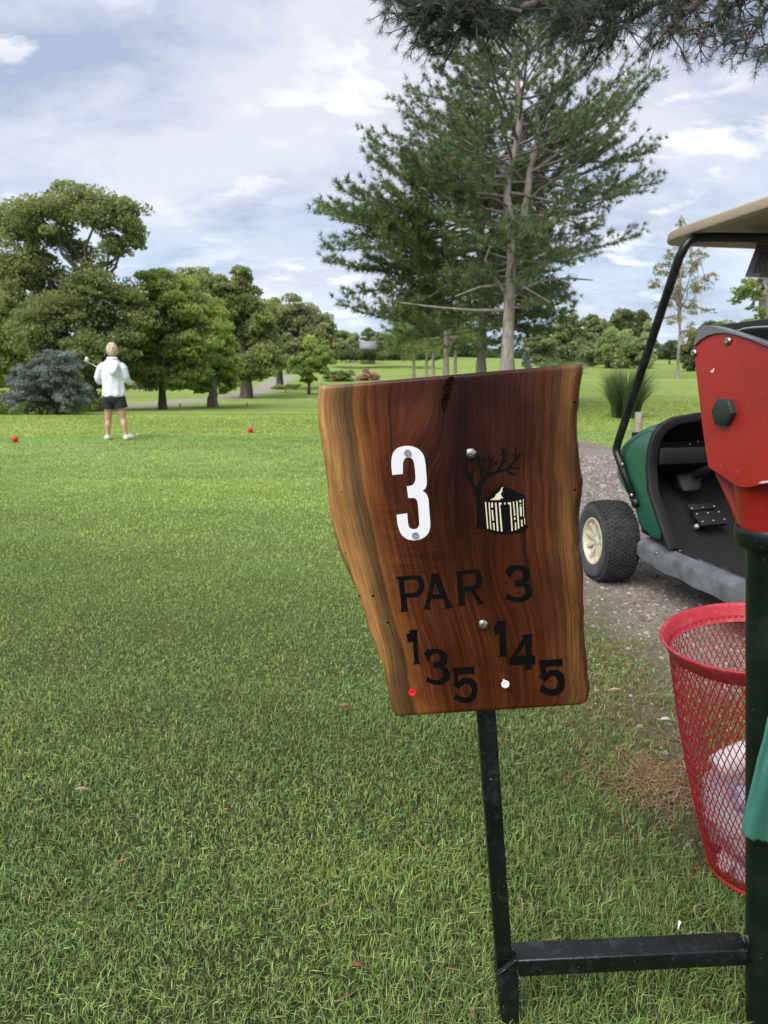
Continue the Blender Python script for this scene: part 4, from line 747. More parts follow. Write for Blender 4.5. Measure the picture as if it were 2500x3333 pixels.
hut=plate('hut',[[(1215,480),(1330,530),(1440,580),(1447,600),(1446,640),(1460,850),(1478,882),(1430,930),(1350,950),(1240,957),(1130,942),(1080,925),(1062,870),(1048,740),(1043,630),(1100,573)]],R3,YL-.0009,.0004,M_letter,BOARD); mb_loops.append(hut)
# the black strokes are one painted emblem
bm=bmesh.new(); bm.from_mesh(emb.data)
for o in mb_loops: bm.from_mesh(o.data); bpy.data.objects.remove(o)
bm.to_mesh(emb.data); bm.free()
CR=[[(1100,626),(1150,598),(1160,570),(1195,545),(1215,505),(1231,495),(1220,522),(1222,548),(1205,560),(1214,588),(1233,606),(1202,611),(1200,625)],[(1052,645),(1063,645),(1085,908),(1073,905)],[(1086,650),(1097,650),(1115,915),(1104,915)],[(1112,652),(1130,652),(1130,700),(1114,700)],[(1116,725),(1130,725),(1140,830),(1126,828)],[(1130,850),(1143,850),(1148,922),(1136,922)],[(1150,652),(1164,652),(1185,930),(1170,930)],[(1187,652),(1215,652),(1215,668),(1201,673),(1224,935),(1208,935)],[(1240,652),(1254,652),(1254,669),(1240,669)],[(1275,650),(1305,648),(1325,928),(1312,930),(1295,670),(1277,665)],[(1326,642),(1337,642),(1350,780),(1337,780)],[(1337,795),(1350,795),(1350,822),(1338,822)],[(1345,845),(1356,845),(1360,920),(1347,922)],[(1358,636),(1370,634),(1390,905),(1376,907)],[(1388,628),(1405,626),(1405,652),(1392,652)],[(1393,668),(1407,668),(1407,680),(1394,680)],[(1393,690),(1410,690),(1414,785),(1398,785)],[(1405,820),(1418,820),(1422,885),(1408,888)],[(1424,615),(1430,615),(1434,790),(1428,790)],[(1436,800),(1442,800),(1446,865),(1440,868)]]
plate('emblem_slats',CR,R3,YL-.0011,.0003,M_cream,BOARD,smooth=False,label='cream slats and torn roof patch of the painted hut')
def on_board(px,py,d=0): return at(px,py,YB)-np.array([0,d,0])
for x,y in ((290,160),(367,968)):
    px,py=R3(x,y); MB().lathe([(.0052,0),(.0054,.0010),(.0048,.0019),(.0030,.0016),(.0028,.0021),(.0010,.0020)],on_board(px,py,.0022),(0,-1,0),20).build('screw',M_screw,BOARD,smooth=True,auto=30)
for px,py in (R3(912,165),R2(787,575)):
    P=on_board(px,py); b=MB(); n=6
    
    for r0,h0,r1,h1 in ((.0087,.0013,.0087,.0060),(.0087,.0060,.0080,.0068)):
        b.add([P+np.array([r*math.cos(a+.3),-h,r*math.sin(a+.3)]) for r,h in ((r0,h0),(r1,h1)) for a in [2*math.pi*i/n for i in range(n)]],[(i,(i+1)%n,n+(i+1)%n,n+i) for i in range(n)]+[tuple(range(n,2*n))])
    for k in range(8):
        a=k*math.pi/4+.2; d=np.array([math.cos(a),0,math.sin(a)]); pd=np.array([-d[2],0,d[0]]); b.box(P+d*.0040+np.array([0,-.0071,0]),d*.0014,pd*.00025,np.array([0,.0002,0]))
    b.build('bolt',M_chrome,BOARD)
def wtee(px,py,m,lab):
    P=on_board(px,py); ax=np.array([-.02,-1,.05]); ax/=np.linalg.norm(ax)
    S=P-ax*.012+np.array([0,0,.0062]); MB().lathe([(.0022,0),(.0022,.018),(.0032,.024),(.0066,.0285),(.0070,.0295),(.0064,.0302),(.0035,.0288),(.0008,.0280)],S,ax,24).build('golf_tee',m,BOARD,smooth=True)['label']=lab
wtee(*R2(258,1088),mat('tee_red_plastic',(.62,.012,.025),.35),'red golf tee pushed into the board'); wtee(*R2(944,1025),mat('tee_white_plastic',(.82,.82,.84),.35),'white golf tee pushed into the board')
M_hole=mat('hole_dark',(.012,.006,.004),.95,spec=0)
# worm holes and the bark crack at the top edge
for i,(x,y,r_) in enumerate([(375,1378,.0030),(296,1378,.0022),(457,1530,.0028),(218,1137,.0015),(196,787,.0014),(1520,277,.0030),(483,1727,.0014),(1520,775,.0026)]):
    px,py=R1(x,y); MB().lathe([(r_*.75,0),(r_*.65,.0003),(r_*.3,.0003)],on_board(px,py,.0001),(0,-1,0),12).build('worm_hole',M_hole,BOARD)
plate('bark_crack',[[(800,135),(828,130),(838,150),(822,190),(812,240),(795,290),(782,335),(768,318),(760,280),(772,230),(768,200),(785,165)]],R1,YB-.0009,.0006,mat('bark_inclusion',(.006,.003,.002),.95,col2=(.018,.009,.006),scale=90,bump=.6,bscale=160,spec=0),BOARD)
# steel post, crossbar, stub
def pxprism(mb,px,Y,d): mb.prism([at(x,y,Y) for x,y in px],(0,d,0))
mb=MB(); pxprism(mb,[(1495,1350),(1535,1350),(1613,2300),(1668,3112),(1674,3128),(1619,3166),(1553,2300)],YB+.036,.033); mb.build('post',M_blkpaint,root_sign,bevel=.003)
mb=MB(); pxprism(mb,[(1677,3128),(2440,3092),(2440,3144),(1690,3182)],YB+.030,.046); mb.build('crossbar',M_blkpaint,root_sign,bevel=.0035)
mb=MB(); pxprism(mb,[(1617,3169),(1676,3129),(1689,3183),(1692,3333),(1696,3460),(1648,3460),(1634,3333)],YB+.029,.0465); mb.build('post_foot',M_blkpaint,root_sign,bevel=.0035)
mb=MB(); W=[at(x,y,YB+.0285) for x,y in ((1614,3166),(1622,3172),(1650,3152),(1676,3128),(1684,3122))]; mb.tube(W,[.0022,.0033,.0028,.0033,.0024],7); 
mb.build('weld_seam',M_blkpaint,root_sign,smooth=True); mb=MB(); W=[at(x,y,YB+.036) for x,y in ((2430,3042),(2436,3070),(2443,3096),(2447,3146))]; mb.tube(W,[.005,.006,.007,.005],7); mb.build('weld_seam',M_blkpaint,root_sign,smooth=True)
# ================================================================ ball washer
YP=1.170
def post_pt(y): return at(2517+(2503-2517)*(y-1750)/1550,y,YP)
TOP=post_pt(1750); BOT=post_pt(3300); AX=(TOP-BOT)/np.linalg.norm(TOP-BOT); FOOT=BOT-AX*((BOT[2]+.08)/AX[2])
root_w=empty('ball_washer',(FOOT[0],FOOT[1],0)); tag(root_w,'red ball washer with a black lid on a thick dark green pipe post','ball washer')
hgt=np.linalg.norm(TOP-FOOT)
MB().lathe([(.042,0),(.042,hgt-.012)],FOOT,AX,32).build('post',M_grnpost,root_w,smooth=True,auto=40)
MB().lathe([(.042,-.015),(.056,-.010),(.0595,-.004),(.0605,.012),(.0600,.020),(.058,.0235),(.054,.0225)],TOP,AX,36).build('collar',M_grnpost,root_w,smooth=True,auto=50)
nk=MB(); nk.lathe([(.052,.016),(.0535,.03),(.058,.07),(.066,.115),(.066,.125)],TOP,AX,36)
nW=np.array([-.968,-.25,0]); nW/=np.linalg.norm(nW); dW=nW@(TOP+AX*.2)+.062
def pw(px,py,o=0): return on_plane(px,py,nW,dW+o)
side_=np.cross(AX,np.array([0,-1.,0])); 
for ang in (-70,-100,-35,10,100):
    a=math.radians(ang); d=np.array([math.cos(a),math.sin(a),0]); pd=np.array([-d[1],d[0],0])*.003
    nk.prism([TOP+AX*.02+d*.050+pd,TOP+AX*.118+d*.062+pd,TOP+AX*.118+d*.082+pd,TOP+AX*.024+d*.059+pd],-2*pd)
nk.prism([at(2332,1540,YP+.05),at(2392,1560,YP+.04),at(2420,1700,YP+.02),at(2405,1712,YP+.02),at(2385,1655,YP+.035)],(.0,.008,0))
nk.build('neck',M_red,root_w,smooth=True,auto=35)
def wplate(name,loop,m,o0,o1,bev=.002,**k):
    return plate(name,[loop],lambda x,y:(x,y),0,0,m,root_w,bevel=bev,proj=lambda px,py,front:(pw(px,py,o0) if front else pw(px,py,o0)-nW*(o0-o1)),**k)
wplate('housing',[(2259,1135),(2263,1124),(2276,1110),(2300,1095),(2330,1087),(2362,1086),(2400,1094),(2440,1107),(2500,1132),(2560,1162),(2620,1200),(2650,1300),(2655,1450),(2650,1540),(2600,1572),(2550,1574),(2500,1573),(2450,1583),(2425,1586),(2405,1583),(2385,1573),(2345,1546),(2312,1524),(2306,1517),(2300,1480),(2288,1400),(2275,1290),(2265,1200)],M_red,0,-.014,bev=.003)
wplate('housing_body',[(2270,1205),(2330,1195),(2450,1215),(2560,1260),(2640,1300),(2650,1450),(2645,1535),(2600,1568),(2500,1569),(2425,1582),(2405,1579),(2385,1569),(2346,1542),(2312,1521),(2304,1480),(2292,1400),(2280,1290)],M_red,-.0145,-.135,bev=.004)
M_trim=mat('washer_trim',(.10,.105,.115),.35,col2=(.16,.165,.18),scale=12,bump=.05)
wplate('top_trim',[(2256,1126),(2260,1108),(2269,1086),(2280,1064),(2292,1059),(2310,1060),(2335,1066),(2372,1077),(2430,1096),(2500,1119),(2560,1144),(2620,1172),(2620,1196),(2560,1159),(2500,1130),(2440,1105),(2400,1092),(2362,1084),(2330,1085),(2300,1093),(2276,1108),(2264,1121)],M_trim,.004,-.016,bev=.0015,smooth=False)
def wlid():
    b=MB(); P=[(2289,1063),(2380,1052),(2500,1036),(2620,1022),(2700,1120),(2700,1240),(2620,1190),(2500,1130),(2400,1092),(2330,1070)]
    b.prism([pw(x,y,-.045) for x,y in P],-nW*.085); b.build('lid',M_black,root_w,bevel=.004)
    b=MB(); b.tube([pw(x,y,-.036) for x,y in ((2375,1090),(2395,1080),(2420,1071),(2455,1066),(2500,1064),(2560,1068))],.0022,8); b.build('lid_highlight',mat('silver_highlight',(.35,.37,.40),.3,metal=.6),root_w,smooth=True)  # arc highlight on the black lid, modelled as a thin silver tube
wlid()
for px,py in ((2372,1110),(2261,1149)):
    MB().lathe([(.0072,0),(.0070,.002),(.0055,.0042),(.002,.0052),(.0012,.0040)],pw(px,py,.0002),nW,18).build('screw',M_chrome,root_w,smooth=True)
P=pw(2365,1341,0); up=np.array([0.02,0,1.]); up-=nW*(nW@up); up/=np.linalg.norm(up); sdv=np.cross(nW,up); hx=MB(); n=6; r_=.0245
for h0,h1,rr in ((-.004,.011,r_),): hx.add([P+nW*h+rr*(math.cos(a)*sdv+math.sin(a)*up) for h in (h0,h1) for a in [2*math.pi*i/n for i in range(n)]],[(i,(i+1)%n,n+(i+1)%n,n+i) for i in range(n)]+[tuple(range(n,2*n))])
hx.build('hex_cap',mat('cap_dark_green',(.012,.022,.020),.45,bump=.15,bscale=200),root_w,bevel=.0012)
chip=mat('chipped_paint',(.62,.55,.52),.6)
wplate('paint_chip',[(2312,1206),(2320,1204),(2322,1198),(2324,1199),(2322,1212),(2314,1213)],chip,.0006,-.001,bev=0,smooth=False); wplate('paint_chip',[(2466,1573),(2480,1566),(2500,1564),(2500,1571),(2485,1573)],chip,.0008,-.001,bev=0,smooth=False)
# ================================================================ green towel
def towel():
    B=at(2520,2300,1.085); root=MB(); L_=[(2300,2524),(2334,2498),(2400,2486),(2470,2467),(2554,2448),(2620,2432),(2660,2424),(2690,2417),(2706,2428),(2726,2446),(2738,2470)]
    L_=[(2150,2545),(2240,2520)]+[(a,b) for a,b in L_]; ys=[a for a,b in L_]; G=[]
    rr=np.random.default_rng(2)
    for v in np.linspace(0,1,60):
        y0=2150+(2742-2150)*v; row=[]
        for u in np.linspace(0,1,40):
            xl=np.interp(min(y0,2690),ys[:10],[b for a,b in L_][:10]); x=xl+(2680-xl)*u
            yb=y0+ (12*math.sin(u*9)+6*math.sin(u*23)+3*math.sin(u*61)) *v**6 + (-34*(1-u)**4*v**8)
            row.append(at(x,yb,1.095-.012*math.sin(u*8+v*2)*(.4+v)-.004*math.sin(u*21+v*5)))
        G.append(row)
    root.grid(G); 
    m=bpy.data.materials.new('towel_green'); m.use_nodes=True; t=m.node_tree; b=t.nodes['Principled BSDF']; b.inputs['Roughness'].default_value=.95
    ge=N(t,'ShaderNodeTexCoord'); vo=N(t,'ShaderNodeTexVoronoi',inp={'Scale':330.0,'Randomness':.25}); L(t,ge.outputs['Object'],vo.inputs['Vector'])
    r=ramp(t,[(.12,(.006,.04,.03)),(.28,(.035,.17,.125)),(.6,(.05,.21,.155))]); L(t,vo.outputs['Distance'],r.inputs[0]); L(t,r.outputs[0],b.inputs['Base Color'])
    bp=N(t,'ShaderNodeBump',inp={'Strength':.8,'Distance':.001}); L(t,vo.outputs['Distance'],bp.inputs['Height']); L(t,bp.outputs[0],b.inputs['Normal'])
    o=root.build('towel',m,smooth=True,solid=.003); tag(o,'green knitted towel hanging beside the washer post','towel')
towel()
# ================================================================ red basket and its rubbish
BC=at(2478,2850,1.60); BC[2]=gz(BC[0],BC[1])+.012; RC=at(2458,2062,1.60); BH=RC[2]-BC[2]
AXB=(RC-BC)/np.linalg.norm(RC-BC)
root_b=empty('trash_basket',BC); tag(root_b,'red expanded metal trash basket with a flared rim, behind the green post','trash basket')
_u=np.cross(AXB,[0,1.,0]); _u/=np.linalg.norm(_u); _v=np.cross(AXB,_u)
def bk(a,h,r): return BC+AXB*h+r*(math.cos(a)*_u+math.sin(a)*_v)
def br(h): 
    f=np.clip(h/BH,0,1); return .122+.072*f+.012*math.sin(f*math.pi)-.02*max(0,1-f/.07)**2
def basket():
    Vs=[];Fs=[];mb=MB(); Nn=78; seg=34; h1=BH-.028
    for fam in (1,-1):
        for k in range(Nn):
            P=[]
            for i in range(seg*2+1):
                f=i/(seg*2); a=2*math.pi*(k+ (0.5 if fam<0 else 0))/Nn+fam*2*math.pi*(17/Nn)*f+fam*.010*math.sin(i*math.pi)  
                h=f*h1+.004; P.append(bk(a,h,br(h)+ .0012*(1 if fam>0 else -1)*math.cos(i*math.pi/2)))
            mb.tube(P,.00135,4,cap=False)
    mb.build('wire_mesh',M_redb,root_b)
    rm=MB(); prof=[(.189,BH-.040),(.195,BH-.036),(.208,BH-.006),(.213,BH+.001),(.212,BH+.005),(.207,BH+.005),(.203,BH-.002),(.191,BH-.034),(.187,BH-.040)]
    V=[bk(2*math.pi*k/72,h,r) for r,h in prof for k in range(72)]; n=len(prof); rm.add(V,[(i*72+k,i*72+(k+1)%72,(i+1)*72+(k+1)%72,(i+1)*72+k) for i in range(n-1) for k in range(72)]); rm.build('rim',M_redrim,root_b,smooth=True)
    bs=MB(); prof=[(.004,.006),(.10,.006),(.118,.010),(.1285,.030),(.1310,.030),(.122,.006),(.105,.001),(.004,.001)]
    V=[bk(2*math.pi*k/48,h,r) for r,h in prof for k in range(48)]; n=len(prof); bs.add(V,[(i*48+k,i*48+(k+1)%48,(i+1)*48+(k+1)%48,(i+1)*48+k) for i in range(n-1) for k in range(48)]); bs.build('base',M_redb,root_b,smooth=True)
basket()
def bag():
    r=np.random.default_rng(6); mb=MB(); G=[]
    for i in range(36):
        f=i/35; row=[]
        for k in range(60):
            a=2*math.pi*k/59; rad=(br(f*.30+.03)-.012)*(math.sin(min(f*4+.25,1.57)))*.93*(1-.9*max(0,(f-.72)/.28)**2)
            rad*=1+.05*math.sin(a*5+f*9)+.03*math.sin(a*13-f*17)+.02*math.sin(a*23+f*31); row.append(bk(a,.050+f*(.20-.03*math.sin(a)),max(rad,.004)))
        G.append(row)
    mb.grid(G); m=bpy.data.materials.new('bag_plastic'); m.use_nodes=True; t=m.node_tree; b=t.nodes['Principled BSDF']; b.inputs['Base Color'].default_value=(.62,.64,.68,1); b.inputs['Roughness'].default_value=.28
    tr=N(t,'ShaderNodeBsdfTransparent'); mx=N(t,'ShaderNodeMixShader'); mx.inputs[0].default_value=.78; L(t,tr.outputs[0],mx.inputs[1]); L(t,b.outputs[0],mx.inputs[2]); L(t,mx.outputs[0],t.nodes['Material Output'].inputs[0])
    n=N(t,'ShaderNodeTexNoise',inp={'Scale':22.0,'Detail':5.0}); bp=N(t,'ShaderNodeBump',inp={'Strength':.8,'Distance':.02}); L(t,n.outputs[0],bp.inputs['Height']); L(t,bp.outputs[0],b.inputs['Normal'])
    tag(mb.build('plastic_bag',m,smooth=True),'crumpled clear plastic bag filling the middle of the red basket','plastic bag')
bag()
def bottle(A,B_,prof,m,name,lab,cat,bands=()):
    A=np.array(A);B_=np.array(B_); d=B_-A; ln=np.linalg.norm(d); root=empty(name,A); tag(root,lab,cat)
    MB().lathe([(r,h*ln) for r,h in prof],A,d,28).build('body',m,root,smooth=True,auto=40)
    for (h0,h1,r,mm,nm) in bands: MB().lathe([(r,h0*ln),(r,h1*ln)],A,d,28,cap=False).build(nm,mm,root,smooth=True)
def label_mat(name,c,cs,sc):
    m=bpy.data.materials.new(name); m.use_nodes=True; t=m.node_tree; b=t.nodes['Principled BSDF']; b.inputs['Roughness'].default_value=.35
    g=N(t,'ShaderNodeTexCoord'); mp_=N(t,'ShaderNodeMapping'); mp_.inputs[3].default_value=sc; L(t,g.outputs['Object'],mp_.inputs[0]); n=N(t,'ShaderNodeTexNoise',inp={'Scale':1.0,'Detail':2.0}); L(t,mp_.outputs[0],n.inputs['Vector'])
    r=ramp(t,[(.56,c),(.58,cs)],'LINEAR'); L(t,n.outputs[0],r.inputs[0]); L(t,r.outputs[0],b.inputs['Base Color']); return m
q=lambda px,py,Y: at(px,py,Y)
M_cup=mat('cup_white',(.78,.78,.78),.35)
bottle(q(2325,2500,1.585),q(2500,2425,1.60),[(.004,0),(.026,.01),(.031,.10),(.033,.25),(.033,.98),(.028,1)],M_cup,'drink_can','white drink can lying on top of the plastic bag','can',[(.62,.75,.0334,label_mat('can_print',(.8,.8,.8),(.04,.04,.05),(60,60,260)),'print'),(.80,1.0,.0334,mat('can_yellow',(.75,.55,.05),.4),'label_band')])
bottle(q(2385,2600,1.56),q(2500,2585,1.57),[(.004,0),(.024,.03),(.031,.2),(.031,.95),(.026,1)],mat('bottle_blue',(.16,.24,.42),.25,col2=(.55,.62,.75),scale=40),'drink_can','light blue printed can below the white one in the red basket','can')
def crushed():
    P=q(2398,2812,1.585); bm_=MB(); V=[]; r=np.random.default_rng(3); a=np.array([.9,.1,-.35]); a/=np.linalg.norm(a); u=np.cross(a,[0,1,0]); u/=np.linalg.norm(u); v=np.cross(a,u); G=[]
    for i in range(14):
        f=i/13; rad=.033*(1-.25*math.sin(f*7))*(1 if .06<f<.94 else .8); G.append([P+a*(f-.5)*.075+rad*(1+.14*math.sin(k*1.9+i*1.3))*(math.cos(2*math.pi*k/24)*u+math.sin(2*math.pi*k/24)*v) for k in range(25)])
    bm_.grid(G); bm_.add([p for p in G[0][:-1]],[tuple(range(24))]); bm_.add([p for p in G[-1][:-1]],[tuple(range(24))]); tag(bm_.build('crushed_can',mat('crushed_can_print',(.80,.80,.82),.35,col2=(.10,.18,.42),scale=55,stops=(.55,.62)),smooth=True),'crushed white and blue can at the bottom of the red basket','can')
crushed()
# ================================================================ golf cart
Hh=np.array([-.22,.975,0]); Hh/=np.linalg.norm(Hh); Rr=np.array([Hh[1],-Hh[0],0]); S0,SM,S1=2.26,2.86,3.46
def cw(f,s,z): return Hh*f+Rr*s+np.array([0,0,z])
def cf(px,py,f,o=0): P=on_plane(px,py,Hh,f); return P
CO=cw(2.7,SM,0); CO[2]=float(gz(CO[0],CO[1])); root_c=empty('golf_cart',CO); tag(root_c,'dark green golf cart with a beige roof parked on the gravel path','golf cart')
def hood():
    half=[(0,.31),(0,.45),(0,.58),(0,.72),(.002,.82),(.014,.885),(.045,.935),(.115,.972),(.24,.99),(.42,1.003),(.60,1.007)]
    zs=np.array([p[1] for p in half]); tn=np.arange(len(half))
    st=[(None,0,0,0),(3.50,0,.33,.985),(3.53,0,.43,.975),(3.58,.0,.49,.955),(3.66,.002,.53,.915),(3.74,.01,.57,.865),(3.82,.03,.605,.80),(3.89,.07,.60,.72),(3.95,.14,.55,.63),(3.985,.22,.46,.53),(3.99,.26,.34,.40)]
    def rows(ins):
        G=[]
        for (f,dx,zb,zt) in st:
            row=[]
            for i,(ds,z) in enumerate(half):
                if f is None: zz=z; ff=np.interp(z,[.30,.32,.577,.74,.86,.95,1.01],[3.205,3.223,3.427,3.47,3.455,3.44,3.43]); s=S0+ds
                else:
                    ff=f; zz=zb+(z-.31)/(1.007-.31)*(zt-zb); s=S0+ds*(1+dx*2)+dx
                row.append((ff,s+ins,zz-(ins if i>4 else 0)))
            full=row+[(a,2*SM-b,c) for a,b,c in row[-2::-1]]; G.append(full)
        return G
    G=rows(0); MB().grid([[cw(*p) for p in r] for r in G]).build('hood',M_cart,root_c,smooth=True,solid=.004,sub=1)
    G2=rows(.018); MB().grid([[cw(*p) for p in r] for r in G2[:9]]).build('hood_liner',M_blackd,root_c,smooth=True)
    # black rubber trim round the rear edge of the cowl
    r0=np.array(G[0]); c=np.array([3.4,SM,.55]); n=len(r0); V=[]
    for i,p in enumerate(r0):
        d=np.array([0,SM-p[1],(.62-p[2])*(1.2 if p[2]>.8 else .15)]); d/=np.linalg.norm(d); out=p-d*.010
        for q_ in (out+[ -.018,0,0],out+[.016,0,0],out+d*.058+[.012,0,0],out+d*.058+[-.016,0,0]): V.append(cw(*q_))
    mb=MB(); mb.add(V,[(i*4+k,i*4+(k+1)%4,(i+1)*4+(k+1)%4,(i+1)*4+k) for i in range(n-1) for k in range(4)]+[(0,1,2,3),((n-1)*4+3,(n-1)*4+2,(n-1)*4+1,(n-1)*4)]); mb.build('cowl_trim',M_black,root_c,bevel=.006)
hood()
def cbox(mb,f0,f1,s0,s1,z0,z1): mb.box(cw((f0+f1)/2,(s0+s1)/2,(z0+z1)/2),Hh*(f1-f0)/2,Rr*(s1-s0)/2,np.array([0,0,(z1-z0)/2]))
mb=MB(); cbox(mb,3.425,3.452,S0+.05,S1-.05,.722,.812); cbox(mb,3.452,3.80,S0+.05,S1-.05,.735,.752); cbox(mb,3.80,3.81,S0+.10,S1-.10,.60,.86); mb.build('dashboard',M_black,root_c,bevel=.006)
mb=MB(); mb.grid([[cw(f,s,z) for s in np.linspace(S0+.035,S1-.035,8)] for f,z in ((2.50,.292),(3.0,.292),(3.28,.296),(3.36,.33),(3.50,.44),(3.66,.60),(3.70,.70),(3.70,.74))]); mb.build('floor_mat',M_mat,root_c,smooth=True,solid=.01)
mb=MB(); cbox(mb,1.55,3.46,S0+.06,S1-.06,.18,.275); mb.build('chassis',M_blackd,root_c,bevel=.01)
def sill(s0,s1,nm='sill'):
    mb=MB(); pr=[(0,.185),(0,.262),(.006,.276),(.020,.281),(.022,.286),(.034,.287),(.036,.292),(.050,.293),(.052,.297),(.085,.298),(.085,.185)]
    G=[]
    for f in np.linspace(2.38,3.47,16):
        up=.03*max(0,(f-3.30)/.17)**2; G.append([cw(f,s0+(s1-s0)*p[0]/.085,p[1]+ (up if p[1]<.2 else up*.3)+ (.004*math.sin(f*23)+.003*math.sin(f*57) if p[1]<.2 else 0)) for p in pr])
    mb.grid(G); n=len(pr); mb.add(G[0],[tuple(range(n))]); mb.add(G[-1],[tuple(range(n))]); o=mb.build(nm,M_sill,root_c); return o
sill(S0-.022,S0+.063); sill(S1+.022,S1-.063)
for px,py in ((2135,1800),(2214,1793)):
    P=on_plane(px,py,Rr,S0-.022) if py>1795 else on_plane(px,py,[0,0,1],.3); MB().lathe([(.009,0),(.008,.003),(.003,.005)],P,-Rr if py>1795 else (0,0,1),12).build('sill_screw',M_chrome,root_c,smooth=True)
# pedal
def pz(x,y,f): return cf(2100+x/3.51,1350+y/3.51,f)
mb=MB(); A=[pz(537,1106,3.40),pz(828,1078,3.40),pz(948,1236,3.31),pz(650,1262,3.31)]; nrm=np.cross(A[1]-A[0],A[3]-A[0]); nrm/=np.linalg.norm(nrm); nrm*=(-1 if nrm[1]>0 else 1); mb.prism(A,-nrm*.02)
A2=[pz(480,1020,3.44),pz(795,1008,3.44),pz(820,1058,3.41),pz(528,1095,3.41)]; mb.prism(A2,-nrm*.018)
mb.tube([pz(690,1230,3.38),pz(660,1330,3.40),pz(640,1380,3.42)],.016,8); mb.build('brake_pedal',M_black,root_c,bevel=.003)
ped=root_c.children[-1]
for x,y,f in ((592,1133,3.385),(718,1121,3.385),(845,1107,3.385),(658,1219,3.335),(782,1208,3.335),(908,1194,3.335),(535,1070,3.42),(660,1057,3.42),(790,1045,3.42)):
    P=pz(x,y,f-.008); MB().lathe([(.0068,-.004),(.0064,.002),(.003,.0045)],P,nrm,12).build('rivet',M_chrome,ped,smooth=True)
P=pz(592,1272,3.36); MB().lathe([(.012,-.02),(.012,.012)],P,-Rr*.7-Hh*.5,10).build('pedal_switch',mat('switch_white',(.5,.5,.5),.5),ped)
mb=MB(); V=[pz(360,690,3.52),pz(560,640,3.50),pz(665,680,3.48),pz(632,868,3.44),pz(440,885,3.46)]; mb.prism(V,Hh*.12); mb.build('column_boot',M_black,root_c,bevel=.012)
mb=MB(); mb.tube([pz(570,690,3.46),cw(3.20,2.78,.84),cw(3.02,2.86,.98)],.026,12); mb.build('steering_column',M_black,root_c,smooth=True)
def swheel():
    c=cw(3.0,2.87,1.0); n_=-(Hh*.75)+np.array([0,0,.66]); n_/=np.linalg.norm(n_); u=Rr; v=np.cross(n_,u); mb=MB(); V=[]; 
    P=[c+.17*(math.cos(a)*u+math.sin(a)*v) for a in np.linspace(0,2*math.pi,41)]; mb.tube(P,.014,8,cap=False)
    for a in (.3,math.pi-.3,-math.pi/2): mb.tube([c,c+.17*(math.cos(a)*u+math.sin(a)*v)],.012,6)
    mb.build('steering_wheel',M_black,root_c,smooth=True)
swheel()
for px,py in ((2246,1446),(2272,1437),(2155,1462)):
    P=cf(px,py,3.55); MB().lathe([(.006,0),(.005,.003),(.002,.004)],P,-Hh,10).build('dash_screw',M_chrome,root_c,smooth=True)
# seat, body and rear (mostly outside the picture)
mb=MB(); cbox(mb,1.55,2.52,S0+.03,S1-.03,.27,.60); mb.build('seat_base',M_cart,root_c,bevel=.04)
mb=MB(); cbox(mb,1.98,2.52,S0+.06,S1-.06,.605,.72); mb.build('seat',mat('seat_vinyl',(.45,.38,.28),.5,bump=.1),root_c,bevel=.03)
mb=MB(); cbox(mb,1.84,1.95,S0+.08,S1-.08,.74,1.12); mb.build('backrest',mat('seat_vinyl_back',(.45,.38,.28),.5,bump=.1),root_c,bevel=.03)
# canopy
def roof():
    f0,f1=1.62,3.61; s0,s1=S0+.015,S1-.015; pts=[]
    rr=.20
    for cx,cy,a0 in ((f1-rr,s0+rr,-90),(f1-rr,s1-rr,0),(f0+rr,s1-rr,90),(f0+rr,s0+rr,180)):
        for k in range(7):
            a=math.radians(a0+15*k); pts.append((cx+rr*math.cos(a),cy+rr*math.sin(a)))
    def zt(f,s): return 1.850+.090*min(1,(3.62-f)/.9) + .035*math.cos((s-SM)/.62*1.4)
    mb=MB(); n=len(pts); rings=[]
    for ins,dz in ((.045,.0),(0,.002),(-.004,.010),(0,.042),(.02,.054),(.12,.075),(.35,.085)):
        rings.append([cw(1.62+1.0+(f-2.62)*(1-ins/1.0),SM+(s-SM)*(1-ins/.62),zt(f,s)+dz) for f,s in pts])
    rings.insert(0,[cw(2.62+(f-2.62)*.90,SM+(s-SM)*.85,zt(f,s)+.035) for f,s in pts])
    rings.insert(0,[cw(2.62+(f-2.62)*.2,SM+(s-SM)*.2,1.985) for f,s in pts])
    V=[p for r in rings for p in r]; m=len(rings); mb.add(V,[(i*n+k,i*n+(k+1)%n,(i+1)*n+(k+1)%n,(i+1)*n+k) for i in range(m-1) for k in range(n)]+[tuple(range(n)),tuple((m-1)*n+k for k in range(n))])
    for j in range(3): mb.tube([cw(3.30-.35*j,s,1.965) for s in np.linspace(S0+.2,S1-.2,6)],.018,6)
    mb.build('roof',M_roofc,root_c,smooth=True,auto=35)
roof()
